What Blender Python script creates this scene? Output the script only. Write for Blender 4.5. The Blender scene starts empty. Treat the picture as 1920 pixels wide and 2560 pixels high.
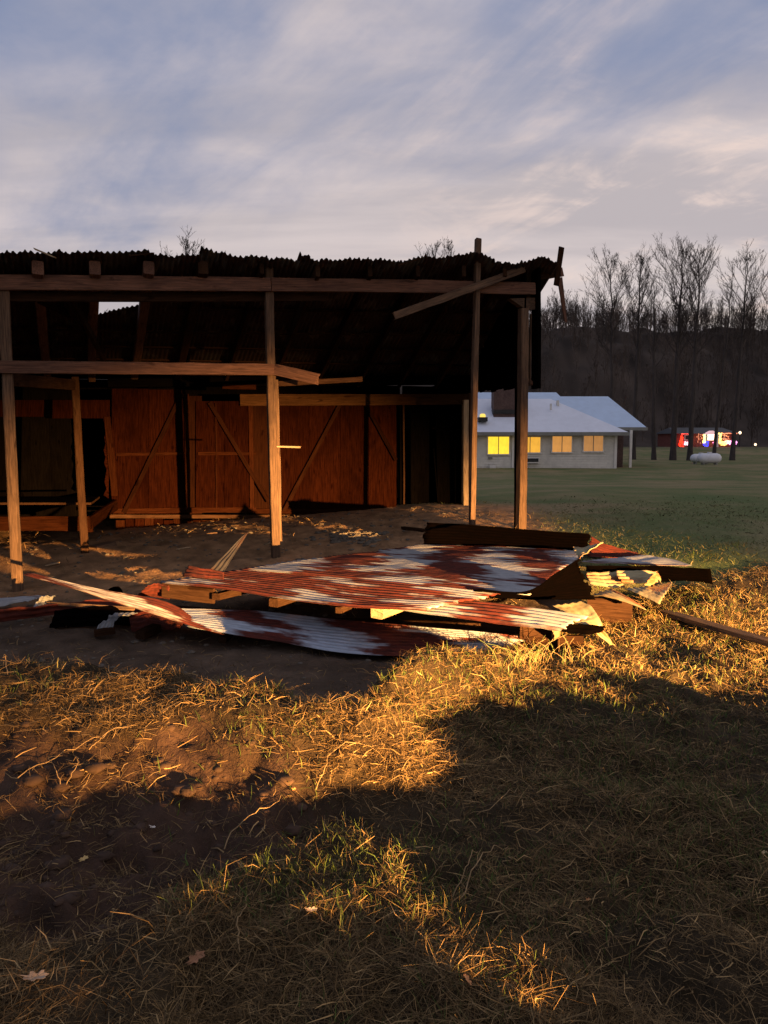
import bpy, math, random
import numpy as np
from mathutils import Vector, Matrix

R = math.radians
random.seed(7)
rng = np.random.default_rng(11)
scene = bpy.context.scene
col = scene.collection

# ------------------------------------------------------------------ camera
CAM_H, PITCH, F = 1.6, R(5.3), 1923.0          # F: focal length in photograph pixels (1920 x 2560)
cam_d = bpy.data.cameras.new('camera')
cam_d.sensor_fit = 'VERTICAL'; cam_d.sensor_height = 34.6; cam_d.lens = 26.0
cam_d.clip_start = 0.05; cam_d.clip_end = 2000
cam = bpy.data.objects.new('camera', cam_d); col.objects.link(cam)
cam.location = (0, 0, CAM_H); cam.rotation_euler = (R(90) - PITCH, 0, 0)
scene.camera = cam

# ------------------------------------------------------------------ exposure
vs = scene.view_settings
vs.view_transform = 'Standard'; vs.look = 'None'; vs.gamma = 1.0; vs.exposure = 0.0; vs.use_curve_mapping = False
scene.cycles.max_bounces = 6; scene.cycles.diffuse_bounces = 3; scene.cycles.use_denoising = True

# ------------------------------------------------------------------ dusk sky
class NT:
    def __init__(s, tree): s.t = tree; s.n = tree.nodes; s.l = tree.links
    def add(s, kind, **kw):
        n = s.n.new(kind)
        for k, v in kw.items(): setattr(n, k, v)
        return n
    def put(s, sock, v):
        if isinstance(v, bpy.types.NodeSocket): s.l.new(v, sock)
        elif v is not None: sock.default_value = v
    def math(s, op, a, b=None, c=None):
        n = s.add('ShaderNodeMath', operation=op)
        for i, v in enumerate((a, b, c)):
            if v is not None: s.put(n.inputs[i], v)
        return n.outputs[0]
    def mix(s, fac, a, b, blend='MIX'):
        n = s.add('ShaderNodeMix', data_type='RGBA', blend_type=blend)
        s.put(n.inputs[0], fac); s.put(n.inputs[6], a); s.put(n.inputs[7], b)
        return n.outputs[2]
    def ramp(s, fac, lo, hi):
        n = s.add('ShaderNodeMapRange', interpolation_type='SMOOTHSTEP')
        s.put(n.inputs[0], fac); n.inputs[1].default_value = lo; n.inputs[2].default_value = hi
        return n.outputs[0]
    def noise(s, vec, scale, detail=3, rough=.5, dist=0):
        n = s.add('ShaderNodeTexNoise')
        if vec is not None: s.put(n.inputs['Vector'], vec)
        n.inputs['Scale'].default_value = scale; n.inputs['Detail'].default_value = detail
        n.inputs['Roughness'].default_value = rough; n.inputs['Distortion'].default_value = dist
        return n.outputs[0]
    def comb(s, x, y, z=0.0):
        n = s.add('ShaderNodeCombineXYZ')
        s.put(n.inputs[0], x); s.put(n.inputs[1], y); s.put(n.inputs[2], z)
        return n.outputs[0]
    def mapping(s, vec, scale=(1, 1, 1), rot=(0, 0, 0), loc=(0, 0, 0)):
        n = s.add('ShaderNodeMapping'); s.put(n.inputs[0], vec)
        n.inputs[1].default_value = loc; n.inputs[2].default_value = rot; n.inputs[3].default_value = scale
        return n.outputs[0]

SUN_EL, SUN_AZ = R(2.5), R(48)                   # the afterglow, behind the wood on the right
world = bpy.data.worlds.new('World'); scene.world = world; world.use_nodes = True
w = NT(world.node_tree); w.n.clear()
sky = w.add('ShaderNodeTexSky', sky_type='NISHITA')
sky.sun_disc = False; sky.sun_elevation = SUN_EL; sky.sun_rotation = SUN_AZ
tc = w.add('ShaderNodeTexCoord')
sep = w.add('ShaderNodeSeparateXYZ'); w.l.new(tc.outputs['Generated'], sep.inputs[0])
zc = w.math('ADD', w.math('MAXIMUM', sep.outputs[2], 0.0), 0.20)
plane = w.comb(w.math('DIVIDE', sep.outputs[0], zc), w.math('DIVIDE', sep.outputs[1], zc))
big = w.noise(w.mapping(plane, (1, 1, 1), (0, 0, 0), (3.1, .7, 0)), 1.15, 5, .5, .5)
streak = w.noise(w.mapping(w.mapping(plane, (1, 1, 1), (0, 0, R(52))), (.75, 2.1, 1), (0, 0, 0), (1.4, 2.0, 0)), 1.6, 6, .56, .5)
fine = w.noise(w.mapping(plane, (.45, 2.2, 1), (0, 0, R(6))), 1.3, 5, .55, .2)
low = w.ramp(sep.outputs[2], .46, .10)           # cloud sheet thickens towards the horizon
cover = w.math('ADD', w.math('MULTIPLY', big, .5), w.math('MULTIPLY', streak, .62))
broken = w.noise(w.mapping(plane, (1, 1.25, 1), (0, 0, 0), (7, 3, 0)), 4.2, 6, .6, .6)
cover = w.math('ADD', cover, w.math('MULTIPLY', w.math('SUBTRACT', broken, .5), .17))
cover = w.math('ADD', cover, w.math('MULTIPLY', sep.outputs[0], .26))
cover = w.ramp(w.math('ADD', cover, w.math('MULTIPLY', low, .45)), .41, .82)
sky_scaled = w.mix(1.0, sky.outputs[0], (.10, .10, .10, 1), 'MULTIPLY')
skyblue = w.mix(.92, sky_scaled, (.27, .325, .50, 1))
cl = w.mix(w.ramp(fine, .35, .68), (.56, .505, .525, 1), (.77, .67, .66, 1))
cl = w.mix(w.math('MULTIPLY', w.ramp(w.math('ADD', w.math('MULTIPLY', streak, .6), w.math('MULTIPLY', broken, .4)), .49, .63), w.ramp(sep.outputs[0], -.15, .35)), cl, (.92, .74, .67, 1))
glow = w.math('MULTIPLY', w.ramp(sep.outputs[2], .30, .03), w.ramp(sep.outputs[0], .05, .6))
cl = w.mix(w.math('MULTIPLY', glow, w.ramp(fine, .44, .64)), cl, (.86, .78, .70, 1))
bg = w.add('ShaderNodeBackground'); out = w.add('ShaderNodeOutputWorld')
w.l.new(w.mix(cover, skyblue, cl), bg.inputs[0]); bg.inputs[1].default_value = 0.92
w.l.new(bg.outputs[0], out.inputs[0])

sun_d = bpy.data.lights.new('sun', 'SUN'); sun_d.energy = 0.06; sun_d.angle = R(12); sun_d.color = (1, .78, .62)
sun = bpy.data.objects.new('sun', sun_d); col.objects.link(sun)
sdir = Vector((math.sin(SUN_AZ) * math.cos(SUN_EL), math.cos(SUN_AZ) * math.cos(SUN_EL), math.sin(SUN_EL)))
sun.rotation_euler = (-sdir).to_track_quat('-Z', 'Y').to_euler()

# the low warm lamp whose hard light rakes the barn and the wreckage (a vehicle's headlamp behind and right of the camera)
LAMP = Vector((9.0, -9.0, 1.08)); AIM = Vector((-.8, 9.0, -1.05))
lamp_d = bpy.data.lights.new('headlamp', 'SPOT')
lamp_d.energy = 215000; lamp_d.color = (1.0, .50, .145); lamp_d.spot_size = R(22); lamp_d.spot_blend = 1.0
lamp_d.shadow_soft_size = 0.06
lamp = bpy.data.objects.new('headlamp', lamp_d); col.objects.link(lamp)
lamp.location = LAMP; lamp.rotation_euler = (AIM - LAMP).to_track_quat('-Z', 'Y').to_euler()
lamp.scale = (1.36, 1, 1)

# ------------------------------------------------------------------ helpers
def ray(px, py):
    a = (px - 960) / F; b = (1280 - py) / F
    return Vector((a, math.cos(PITCH) + b * math.sin(PITCH), -math.sin(PITCH) + b * math.cos(PITCH)))
CAMP = Vector((0, 0, CAM_H))
def P(px, py, d):                                # point at world distance y = d
    r = ray(px, py); return CAMP + r * (d / r.y)
def PZ(px, py, z):                               # point at height z
    r = ray(px, py); return CAMP + r * ((z - CAM_H) / r.z)
def PP(px, py, o, n, off=0.0):                   # point on a plane
    r = ray(px, py); return CAMP + r * (((o - CAMP).dot(n) + off) / r.dot(n))

WM = {}                                          # world matrices of parents
def link(o, parent=None, mat=None):
    col.objects.link(o)
    m = mat if mat is not None else Matrix.Identity(4)
    o.matrix_basis = m
    WM[o] = m
    if parent is not None:
        o.parent = parent; o.matrix_parent_inverse = WM[parent].inverted()
    return o
def tag(o, label, cat, group=None):
    o['label'] = label; o['category'] = cat
    if group: o['group'] = group
    return o
def empty(name, loc=(0, 0, 0), parent=None):
    o = bpy.data.objects.new(name, None); o.empty_display_size = .2
    return link(o, parent, Matrix.Translation(Vector(loc)))
def mesh(name, verts, faces, mat, parent=None, matrix=None, smooth=False, cols=None, uvs=None):
    me = bpy.data.meshes.new(name)
    if isinstance(verts, np.ndarray):
        nv, nf, k = len(verts), len(faces), faces.shape[1]
        me.vertices.add(nv); me.vertices.foreach_set('co', verts.astype(np.float32).ravel())
        me.loops.add(nf * k); me.loops.foreach_set('vertex_index', faces.astype(np.int32).ravel())
        me.polygons.add(nf); me.polygons.foreach_set('loop_start', np.arange(0, nf * k, k, dtype=np.int32))
        me.update(calc_edges=True)
    else:
        me.from_pydata([tuple(v) for v in verts], [], faces)
    if cols is not None:
        a = me.color_attributes.new('Col', 'FLOAT_COLOR', 'POINT')
        c4 = np.ones((len(cols), 4), np.float32); c4[:, :3] = cols
        a.data.foreach_set('color', c4.ravel())
    if uvs is not None:
        ul = me.uv_layers.new(name='UVMap')
        idx = np.zeros(len(me.loops), np.int32); me.loops.foreach_get('vertex_index', idx)
        ul.data.foreach_set('uv', np.asarray(uvs, np.float32)[idx].ravel())
    if smooth: me.polygons.foreach_set('use_smooth', [True] * len(me.polygons))
    me.validate()
    if mat: me.materials.append(mat)
    return link(bpy.data.objects.new(name, me), parent, matrix)

def S(a, b, x):
    t = np.clip((x - a) / (b - a), 0, 1); return t * t * (3 - 2 * t)
_perm = rng.random((256, 256))
def vnoise(x, y):
    xi = np.floor(x).astype(int); yi = np.floor(y).astype(int); fx = x - xi; fy = y - yi
    fx = fx * fx * (3 - 2 * fx); fy = fy * fy * (3 - 2 * fy)
    g = lambda i, j: _perm[(xi + i) & 255, (yi + j) & 255]
    return (g(0, 0) * (1 - fx) + g(1, 0) * fx) * (1 - fy) + (g(0, 1) * (1 - fx) + g(1, 1) * fx) * fy
def fbm(x, y, o=4):
    s = 0; a = .5; n = 0
    for i in range(o):
        s = s + a * vnoise(x * 2 ** i + 17 * i, y * 2 ** i - 9 * i); n += a; a *= .5
    return s / n - .5

# ------------------------------------------------------------------ materials
def basic(name, c, rough=.8, var=.35, scale=6, stretch=(1, 1, 1), bump=.15, metal=0.0, c2=None, spec=.3, detail=5, dist=.3):
    m = bpy.data.materials.new(name); m.use_nodes = True
    t = NT(m.node_tree); b = t.n['Principled BSDF']
    tcn = t.add('ShaderNodeTexCoord')
    info = t.add('ShaderNodeObjectInfo')
    v = t.mapping(tcn.outputs['Object'], stretch)
    vadd = t.add('ShaderNodeVectorMath', operation='ADD'); t.put(vadd.inputs[0], v)
    t.put(vadd.inputs[1], t.comb(t.math('MULTIPLY', info.outputs['Random'], 40.0), 3.0, 1.0))
    v = vadd.outputs[0]
    n = t.noise(v, scale, detail, .6, dist); n2 = t.noise(v, scale * .23, 2, .5)
    f = t.math('ADD', t.math('MULTIPLY', n, .65), t.math('MULTIPLY', n2, .35))
    hi = c2 or tuple(min(1, x * (1 + var)) for x in c); lo = tuple(x * (1 - var) for x in c)
    t.put(b.inputs['Base Color'], t.mix(t.ramp(f, .32, .68), (*lo, 1), (*hi, 1)))
    b.inputs['Roughness'].default_value = rough; b.inputs['Metallic'].default_value = metal
    b.inputs['Specular IOR Level'].default_value = spec
    if bump:
        bn = t.add('ShaderNodeBump'); bn.inputs['Strength'].default_value = bump; bn.inputs['Distance'].default_value = .02
        t.put(bn.inputs['Height'], n); t.l.new(bn.outputs[0], b.inputs['Normal'])
    return m
def wood(name, c, var=.4):
    """grain along local x, dark knots and checks"""
    m = bpy.data.materials.new(name); m.use_nodes = True
    t = NT(m.node_tree); b = t.n['Principled BSDF']
    tcn = t.add('ShaderNodeTexCoord'); info = t.add('ShaderNodeObjectInfo')
    vadd = t.add('ShaderNodeVectorMath', operation='ADD'); t.put(vadd.inputs[0], tcn.outputs['Object'])
    t.put(vadd.inputs[1], t.comb(t.math('MULTIPLY', info.outputs['Random'], 30.0), 2.0, 5.0)); v = vadd.outputs[0]
    g = t.noise(t.mapping(v, (1.2, 26, 26)), 3.0, 5, .65, .8)
    k = t.noise(t.mapping(v, (2.4, 7, 7)), 1.6, 2, .5, .2)
    st = t.noise(t.mapping(v, (.9, 1.6, 1.6)), 1.7, 4, .6)
    lo = tuple(x * (1 - var) for x in c); hi = tuple(min(1, x * (1 + var)) for x in c)
    cc = t.mix(t.ramp(g, .3, .7), (*lo, 1), (*hi, 1))
    cc = t.mix(t.math('MULTIPLY', t.ramp(k, .64, .74), .75), cc, (c[0] * .25, c[1] * .2, c[2] * .2, 1))
    cc = t.mix(t.math('MULTIPLY', t.ramp(st, .5, .72), .6), cc, (c[0] * .42, c[1] * .42, c[2] * .5, 1))
    jit = t.math('ADD', .75, t.math('MULTIPLY', info.outputs['Random'], .5))
    cc = t.mix(1.0, cc, t.comb(jit, jit, jit), 'MULTIPLY')
    t.put(b.inputs['Base Color'], cc); b.inputs['Roughness'].default_value = .9; b.inputs['Specular IOR Level'].default_value = .2 if c[0] > .06 else 0.0
    bn = t.add('ShaderNodeBump'); bn.inputs['Strength'].default_value = .5; bn.inputs['Distance'].default_value = .006
    t.put(bn.inputs['Height'], g); t.l.new(bn.outputs[0], b.inputs['Normal'])
    return m
def rust(name, bias, zinc=(.36, .37, .385), rustc=(.055, .0085, .0042), band=.12, period=1.15):
    m = bpy.data.materials.new(name); m.use_nodes = True
    t = NT(m.node_tree); b = t.n['Principled BSDF']
    uv = t.add('ShaderNodeUVMap'); s = t.add('ShaderNodeSeparateXYZ'); t.l.new(uv.outputs[0], s.inputs[0])
    info = t.add('ShaderNodeObjectInfo'); seed = t.math('MULTIPLY', info.outputs['Random'], 25.0)
    rib = t.math('FLOOR', t.math('MULTIPLY', s.outputs[0], 1.0))
    wn = t.add('ShaderNodeTexWhiteNoise', noise_dimensions='2D'); t.put(wn.inputs['Vector'], t.comb(rib, seed))
    v = t.math('ADD', s.outputs[1], t.math('MULTIPLY', t.math('SUBTRACT', wn.outputs[0], .5), .32))
    vec = t.comb(v, t.math('MULTIPLY', s.outputs[0], .14), seed)
    n = t.noise(vec, 1.25, 4, .55, .3)
    wv = t.math('SINE', t.math('MULTIPLY', t.math('ADD', v, t.math('MULTIPLY', s.outputs[0], .03)), 6.283 / period))
    f = t.math('ADD', n, t.math('MULTIPLY', wv, band))
    f = t.ramp(t.math('ADD', f, t.math('MULTIPLY', t.math('SUBTRACT', t.noise(t.comb(t.math('MULTIPLY', s.outputs[1], 9.0), t.math('MULTIPLY', s.outputs[0], 3.0), seed), 1.0, 4, .7), .5), .16)), .5 + bias - .07, .5 + bias + .07)
    fv = t.comb(t.math('MULTIPLY', s.outputs[1], 5.0), t.math('MULTIPLY', s.outputs[0], 1.2), seed)
    n2 = t.noise(fv, 2.0, 5, .65)
    rc = t.mix(t.ramp(n2, .3, .7), tuple(x * .55 for x in rustc) + (1,), tuple(x * 1.7 for x in rustc) + (1,))
    zcn = t.mix(t.ramp(n2, .3, .72), tuple(x * .72 for x in zinc) + (1,), zinc + (1,))
    t.put(b.inputs['Base Color'], t.mix(f, rc, zcn))
    t.put(b.inputs['Metallic'], t.math('MULTIPLY', f, .35))
    t.put(b.inputs['Roughness'], t.math('SUBTRACT', .9, t.math('MULTIPLY', f, .42)))
    b.inputs['Specular IOR Level'].default_value = .3
    bn = t.add('ShaderNodeBump'); bn.inputs['Strength'].default_value = .25; bn.inputs['Distance'].default_value = .01
    t.put(bn.inputs['Height'], n2); t.l.new(bn.outputs[0], b.inputs['Normal'])
    return m
def emit(name, c, strength):
    m = bpy.data.materials.new(name); m.use_nodes = True
    b = m.node_tree.nodes['Principled BSDF']
    b.inputs['Base Color'].default_value = (*c, 1)
    b.inputs['Emission Color'].default_value = (*c, 1); b.inputs['Emission Strength'].default_value = strength
    return m
def attr_mat(name, rough=.9, bump=0.0, trans=0.0, bscale=30):
    m = bpy.data.materials.new(name); m.use_nodes = True
    t = NT(m.node_tree); b = t.n['Principled BSDF']
    a = t.add('ShaderNodeAttribute', attribute_name='Col')
    tcn = t.add('ShaderNodeTexCoord')
    n = t.noise(tcn.outputs['Object'], bscale, 5, .7)
    k = t.math('ADD', .55, t.math('MULTIPLY', n, .9))
    t.put(b.inputs['Base Color'], t.mix(1.0, a.outputs[0], t.comb(k, k, k), 'MULTIPLY') if bump else a.outputs[0])
    b.inputs['Roughness'].default_value = rough; b.inputs['Specular IOR Level'].default_value = .15
    if bump:
        bn = t.add('ShaderNodeBump'); bn.inputs['Strength'].default_value = bump; bn.inputs['Distance'].default_value = .03
        t.put(bn.inputs['Height'], n); t.l.new(bn.outputs[0], b.inputs['Normal'])
    return m

M_post = wood('weathered_pine', (.088, .053, .033), .5)
M_beam = wood('red_brown_timber', (.105, .052, .034), .5)
M_old = wood('dark_old_timber', (.032, .0165, .0095))
M_shadeblack = wood('shade_black_timber', (.0018, .0014, .0013))  # near-black base colour holds the shade over these boards
M_ply = wood('shade_dark_plywood', (.0092, .0024, .0010), .6)  # doors darkened in the base colour for shade not cast there
M_brace = wood('dark_brace', (.010, .0036, .0018))  # very dark red-brown, close to the plywood
M_rail = wood('dark_rail', (.0145, .0046, .0020), .5)  # dark red-brown, a step lighter than the braces
M_pale = wood('pale_board', (.28, .20, .12))
M_rustmix = rust('patchy_rusted_zinc', .055, band=.17, period=1.0)
M_rusty = rust('mostly_rusted_zinc', .10, band=.10)
M_rustfull = rust('fully_rusted_iron', .34, band=.02)
M_grey = rust('grey_zinc', -.14, zinc=(.30, .315, .34), band=.05)
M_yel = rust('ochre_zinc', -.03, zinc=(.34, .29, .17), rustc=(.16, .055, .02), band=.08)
M_shadesheet = rust('shade_black_sheet', .30, zinc=(.0007, .0006, .0006), rustc=(.0005, .00014, .00011), band=.03)  # near-black colour stands in for the shadow on these sheets
M_shadesheet.node_tree.nodes['Principled BSDF'].inputs['Specular IOR Level'].default_value = .02
M_roofsheet = rust('old_roof_iron', .12, zinc=(.07, .065, .06), rustc=(.022, .009, .006))
M_siding = basic('cream_clapboard', (.60, .58, .52), .7, .12, 3)
M_roofblue = basic('blue_grey_metal_roof', (.44, .56, .72), .5, .06, 2)
M_roofwhite = basic('pale_metal_roof', (.66, .70, .78), .55, .05, 2)
M_trim = basic('white_trim', (.62, .60, .56), .6, .08, 4)
M_gutter = basic('grey_gutter', (.20, .20, .18), .5, .15, 3)
M_brick = basic('brown_brick', (.085, .052, .045), .9, .35, 14)
M_brickhouse = basic('red_brick', (.16, .05, .035), .9, .3, 10)
M_darkmetal = basic('black_metal', (.02, .02, .02), .5, .2)
M_tank = basic('white_tank_paint', (.62, .63, .66), .45, .1, 2)
M_bark = basic('bark', (.050, .040, .036), .95, .4, 5, (3, 3, .6))
M_twig = basic('wood_twigs', (.050, .038, .033), .95, .3, 1)
M_wood = basic('hillside_twigs', (.085, .064, .052), .95, .45, .12, bump=0)  # lighter than the near twigs, with distance haze put into the colour
M_ground = attr_mat('ground_earth_and_turf', .95, .7, bscale=22)
M_straw = attr_mat('straw_blades', .75)
M_stone = basic('pale_rubble', (.10, .085, .068), .9, .35, 12)
M_leaf = basic('dry_oak_leaf', (.26, .13, .07), .7, .3, 20)
M_stem = basic('dry_stem', (.26, .175, .085), .7, .3, 20)
M_green = basic('green_blade', (.10, .13, .035), .6, .3, 10)
M_glass_dark = basic('dark_grille', (.015, .017, .018), .3, .2)

# ------------------------------------------------------------------ terrain
YBX = np.array([-9, -2.6, -2.2, -1.5, -.94, -.45, -.15, .08, .45, 1.0, 1.7, 4.0, 9.0])
YBY = np.array([4.7, 4.55, 4.5, 4.42, 4.25, 4.0, 3.95, 4.5, 5.1, 5.75, 6.4, 7.6, 9.5])
def plateau(x, y):
    yb = np.interp(x, YBX, YBY) + .16 * fbm(x * 1.7 + 5, y * 1.7, 3)
    return 1 - S(yb - .12, yb + .42, y)
def dirt_track(x, y):
    e = ((x + 1.35) / 1.15) ** 2 + ((y - 2.95) / .72) ** 2
    return 1 - S(.55, 1.15, e + .9 * fbm(x * 2.2, y * 2.2, 3))
def bare(x, y):                                   # bare earth: the hollow before the wreck and the barn floor
    inb = (1 - plateau(x, y)) * (1 - S(13.5, 15, y)) * (1 - S(1.3, 2.1, x - .13 * (y - 6)))
    return np.clip(inb, 0, 1)
def height(x, y):
    x = np.asarray(x, float); y = np.asarray(y, float)
    pl = plateau(x, y)
    z = .055 * np.clip(x + 3.8, -2, 8) * S(5.5, 8.5, y) * (1 - S(16, 34, y))
    z = z - .30 * S(14, 45, y) + .95 * S(82, 118, y)
    z = z + (30 + 14 * fbm(x * .022 + 4, y * .022, 4)) * S(126, 215, y)
    z = z + 7 * fbm(x * .11, y * .11, 3) * S(150, 200, y)
    z = z + (.07 + .17 * S(2.9, 3.7, y) * (1 - S(-.05, .65, x))) * pl * (1 - S(6.5, 9.5, y))
    yb = np.interp(x, YBX, YBY)
    z = z + .06 * np.exp(-((y - yb + .3) / .3) ** 2) * (1 - S(-.2, .5, x))
    z = z + .22 * S(7.5, 11.5, y) * (1 - S(13.5, 18, y)) * (1 - S(.5, 3.5, x))
    dt = dirt_track(x, y)
    z = z - .075 * dt
    # tyre lugs in the track
    z = z + .016 * dt * np.sin((x * .55 + y * .85) * 42 + 3 * fbm(x * 3, y * 3, 2)) * S(-1.6, -.9, x)
    # unseen low bank beside the camera, added to throw the long shadow across the foreground
    u = (x - 1.5) * .52 - (y - .3) * .85; v = (x - 1.5) * .85 + (y - .3) * .52
    z = z + (.27 - .03 * np.exp(-((v - .3) / .35) ** 2) - .03 * np.exp(-((v - 1.5) / .3) ** 2)) * np.exp(-(u / .55) ** 2) * (1 - S(2.25, 2.75, v)) * S(-6, -3.5, v)
    z = z + .03 * np.exp(-(((x - .35) / .5) ** 2 + ((y - yb + .45) / .35) ** 2))
    z = z + .14 * np.exp(-(((x - .45) / .5) ** 4 + ((y - 4.72) / .42) ** 4))
    z = z + .05 * np.exp(-((y - (3.05 - .05 * x)) / .30) ** 2) * S(-.05, 1.7, x)
    z = z - .06 * np.exp(-(((x - 1.35) / 1.35) ** 4 + ((y - 4.1) / .72) ** 4))
    near = 1 - S(9, 22, y)
    z = z + .042 * bare(x, y) * fbm(x * 7 + 2, y * 7, 3) * near
    z = z + .055 * fbm(x * .9, y * .9, 3) * near * (1 - .5 * bare(x, y)) + .06 * fbm(x * .25, y * .25, 2)
    z = z + near * (.036 + .13 * dt) * fbm(x * 4.2 + 9, y * 4.2, 4) + near * (.07 - .035 * S(4.6, 5.6, y)) * pl * (np.clip(fbm(x * 2.6 + 3, y * 2.6, 4) * 3, -.5, .5)) + near * .03 * pl * np.clip(fbm(x * 9 + 3, y * 9, 2) * 4, -.5, .5)
    return z
def hz(x, y): return float(height(np.array([x]), np.array([y]))[0])
_T = np.geomspace(1.2, 140, 1600)
def PG(px, py, dz=0.0):                            # the ground point under a pixel
    r = ray(px, py)
    zz = CAMP.z + r.z * _T - height(r.x * _T, r.y * _T) - dz
    i = int(np.argmax(zz <= 0)) if (zz <= 0).any() else len(_T) - 1
    t = _T[i]
    if i > 0: t = _T[i - 1] + (_T[i] - _T[i - 1]) * zz[i - 1] / (zz[i - 1] - zz[i] + 1e-9)
    return CAMP + r * float(t)

def ground_color(x, y):
    n = fbm(x * 1.3, y * 1.3, 4); n2 = fbm(x * .35 + 7, y * .35, 3); n3 = fbm(x * 6, y * 6, 3)
    c = np.zeros((len(x), 3))
    lawn = np.array([.125, .135, .050]); dry = np.array([.22, .175, .090]); green = np.array([.075, .115, .036])
    f = np.clip(.4 + 2.2 * n2 + 1.6 * n + .8 * n3, 0, 1)[:, None]
    c[:] = lawn * (1 - f) + dry * f
    g = np.clip(2.5 * fbm(x * .6 + 31, y * .6, 3), 0, 1)[:, None]
    c = c * (1 - g) + green * g
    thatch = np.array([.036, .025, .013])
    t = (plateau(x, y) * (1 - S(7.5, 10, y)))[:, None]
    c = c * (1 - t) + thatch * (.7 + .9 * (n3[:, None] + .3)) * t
    fl_ = S(6.8, 8.2, y)[:, None]; soil = np.array([.075, .052, .036]) * (1 - fl_) + np.array([.27, .155, .080]) * fl_; b = bare(x, y)[:, None]  # floor soil lightened to stand for lamplight; the hollow keeps darker earth
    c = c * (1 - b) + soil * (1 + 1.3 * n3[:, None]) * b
    d = dirt_track(x, y)[:, None]
    c = c * (1 - d) + np.array([.052, .030, .020]) * (1 + 1.2 * n3[:, None]) * d
    leafl = S(100, 128, y)[:, None]
    c = c * (1 - leafl) + np.array([.045, .034, .027]) * (1 + 2.2 * fbm(x * .25, y * .12, 4)[:, None]) * leafl
    return np.clip(c, .004, 1)

ang = np.concatenate([np.linspace(-180, -40, 40), np.linspace(-36, -31, 14), np.linspace(-30.8, 30.8, 420), np.linspace(31, 36, 14), np.linspace(40, 180, 40)])
rad = np.concatenate([[.05, .4, .8, 1.1], 1.3 * 1.0122 ** np.arange(455), [340, 420]])
A, RR = np.meshgrid(np.radians(ang), rad)
gx = (RR * np.sin(A)).ravel(); gy = (RR * np.cos(A)).ravel()
gv = np.stack([gx, gy, height(gx, gy)], 1)
na, nr = len(ang), len(rad)
ii, jj = np.meshgrid(np.arange(nr - 1), np.arange(na - 1), indexing='ij')
q = (ii * na + jj).ravel()
gf = np.stack([q, q + 1, q + na + 1, q + na], 1)[:, ::-1]
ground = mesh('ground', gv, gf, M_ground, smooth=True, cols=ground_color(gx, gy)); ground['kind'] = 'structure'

# ------------------------------------------------------------------ timber and sheet builders
def frame_from(p0, p1, up=Vector((0, 0, 1))):
    p0, p1 = Vector(p0), Vector(p1)
    x = (p1 - p0).normalized(); y = up.cross(x)
    if y.length < 1e-4: y = Vector((0, 1, 0)).cross(x)
    y.normalize(); z = x.cross(y)
    m = Matrix((x, y, z)).transposed().to_4x4(); m.translation = p0
    return m, (p1 - p0).length
def beam(name, p0, p1, w, h, mat, parent=None, up=Vector((0, 0, 1)), jag=(0, 0), rough=.003, taper=1.0):
    """timber from p0 to p1, w across and h along `up`, worn edges, optional splintered ends"""
    m, L = frame_from(p0, p1, up)
    n = max(2, min(14, int(L / .22)))
    c = min(w, h) * .10
    prof = [(-w/2 + c, -h/2), (w/2 - c, -h/2), (w/2, -h/2 + c), (w/2, h/2 - c), (w/2 - c, h/2), (-w/2 + c, h/2), (-w/2, h/2 - c), (-w/2, -h/2 + c)]
    vs_, fs = [], []
    b1, b2 = random.uniform(-1, 1) * L * .0025, random.uniform(-1, 1) * L * .0025
    for i in range(n + 1):
        t = i / n; bow = math.sin(math.pi * t); k = 1 + (taper - 1) * t
        for (yy, zz) in prof:
            xx = L * t
            if i == 0: xx -= random.random() * jag[0]
            if i == n: xx += random.random() * jag[1]
            vs_.append((xx, yy * k + bow * b1 + random.uniform(-1, 1) * rough, zz * k + bow * b2 + random.uniform(-1, 1) * rough))
    for i in range(n):
        for k in range(8):
            a = i * 8 + k; b = i * 8 + (k + 1) % 8
            fs.append((a, b, b + 8, a + 8))
    fs.append(tuple(range(7, -1, -1))); fs.append(tuple(n * 8 + k for k in range(8)))
    return mesh(name, vs_, fs, mat, parent, m)

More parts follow.
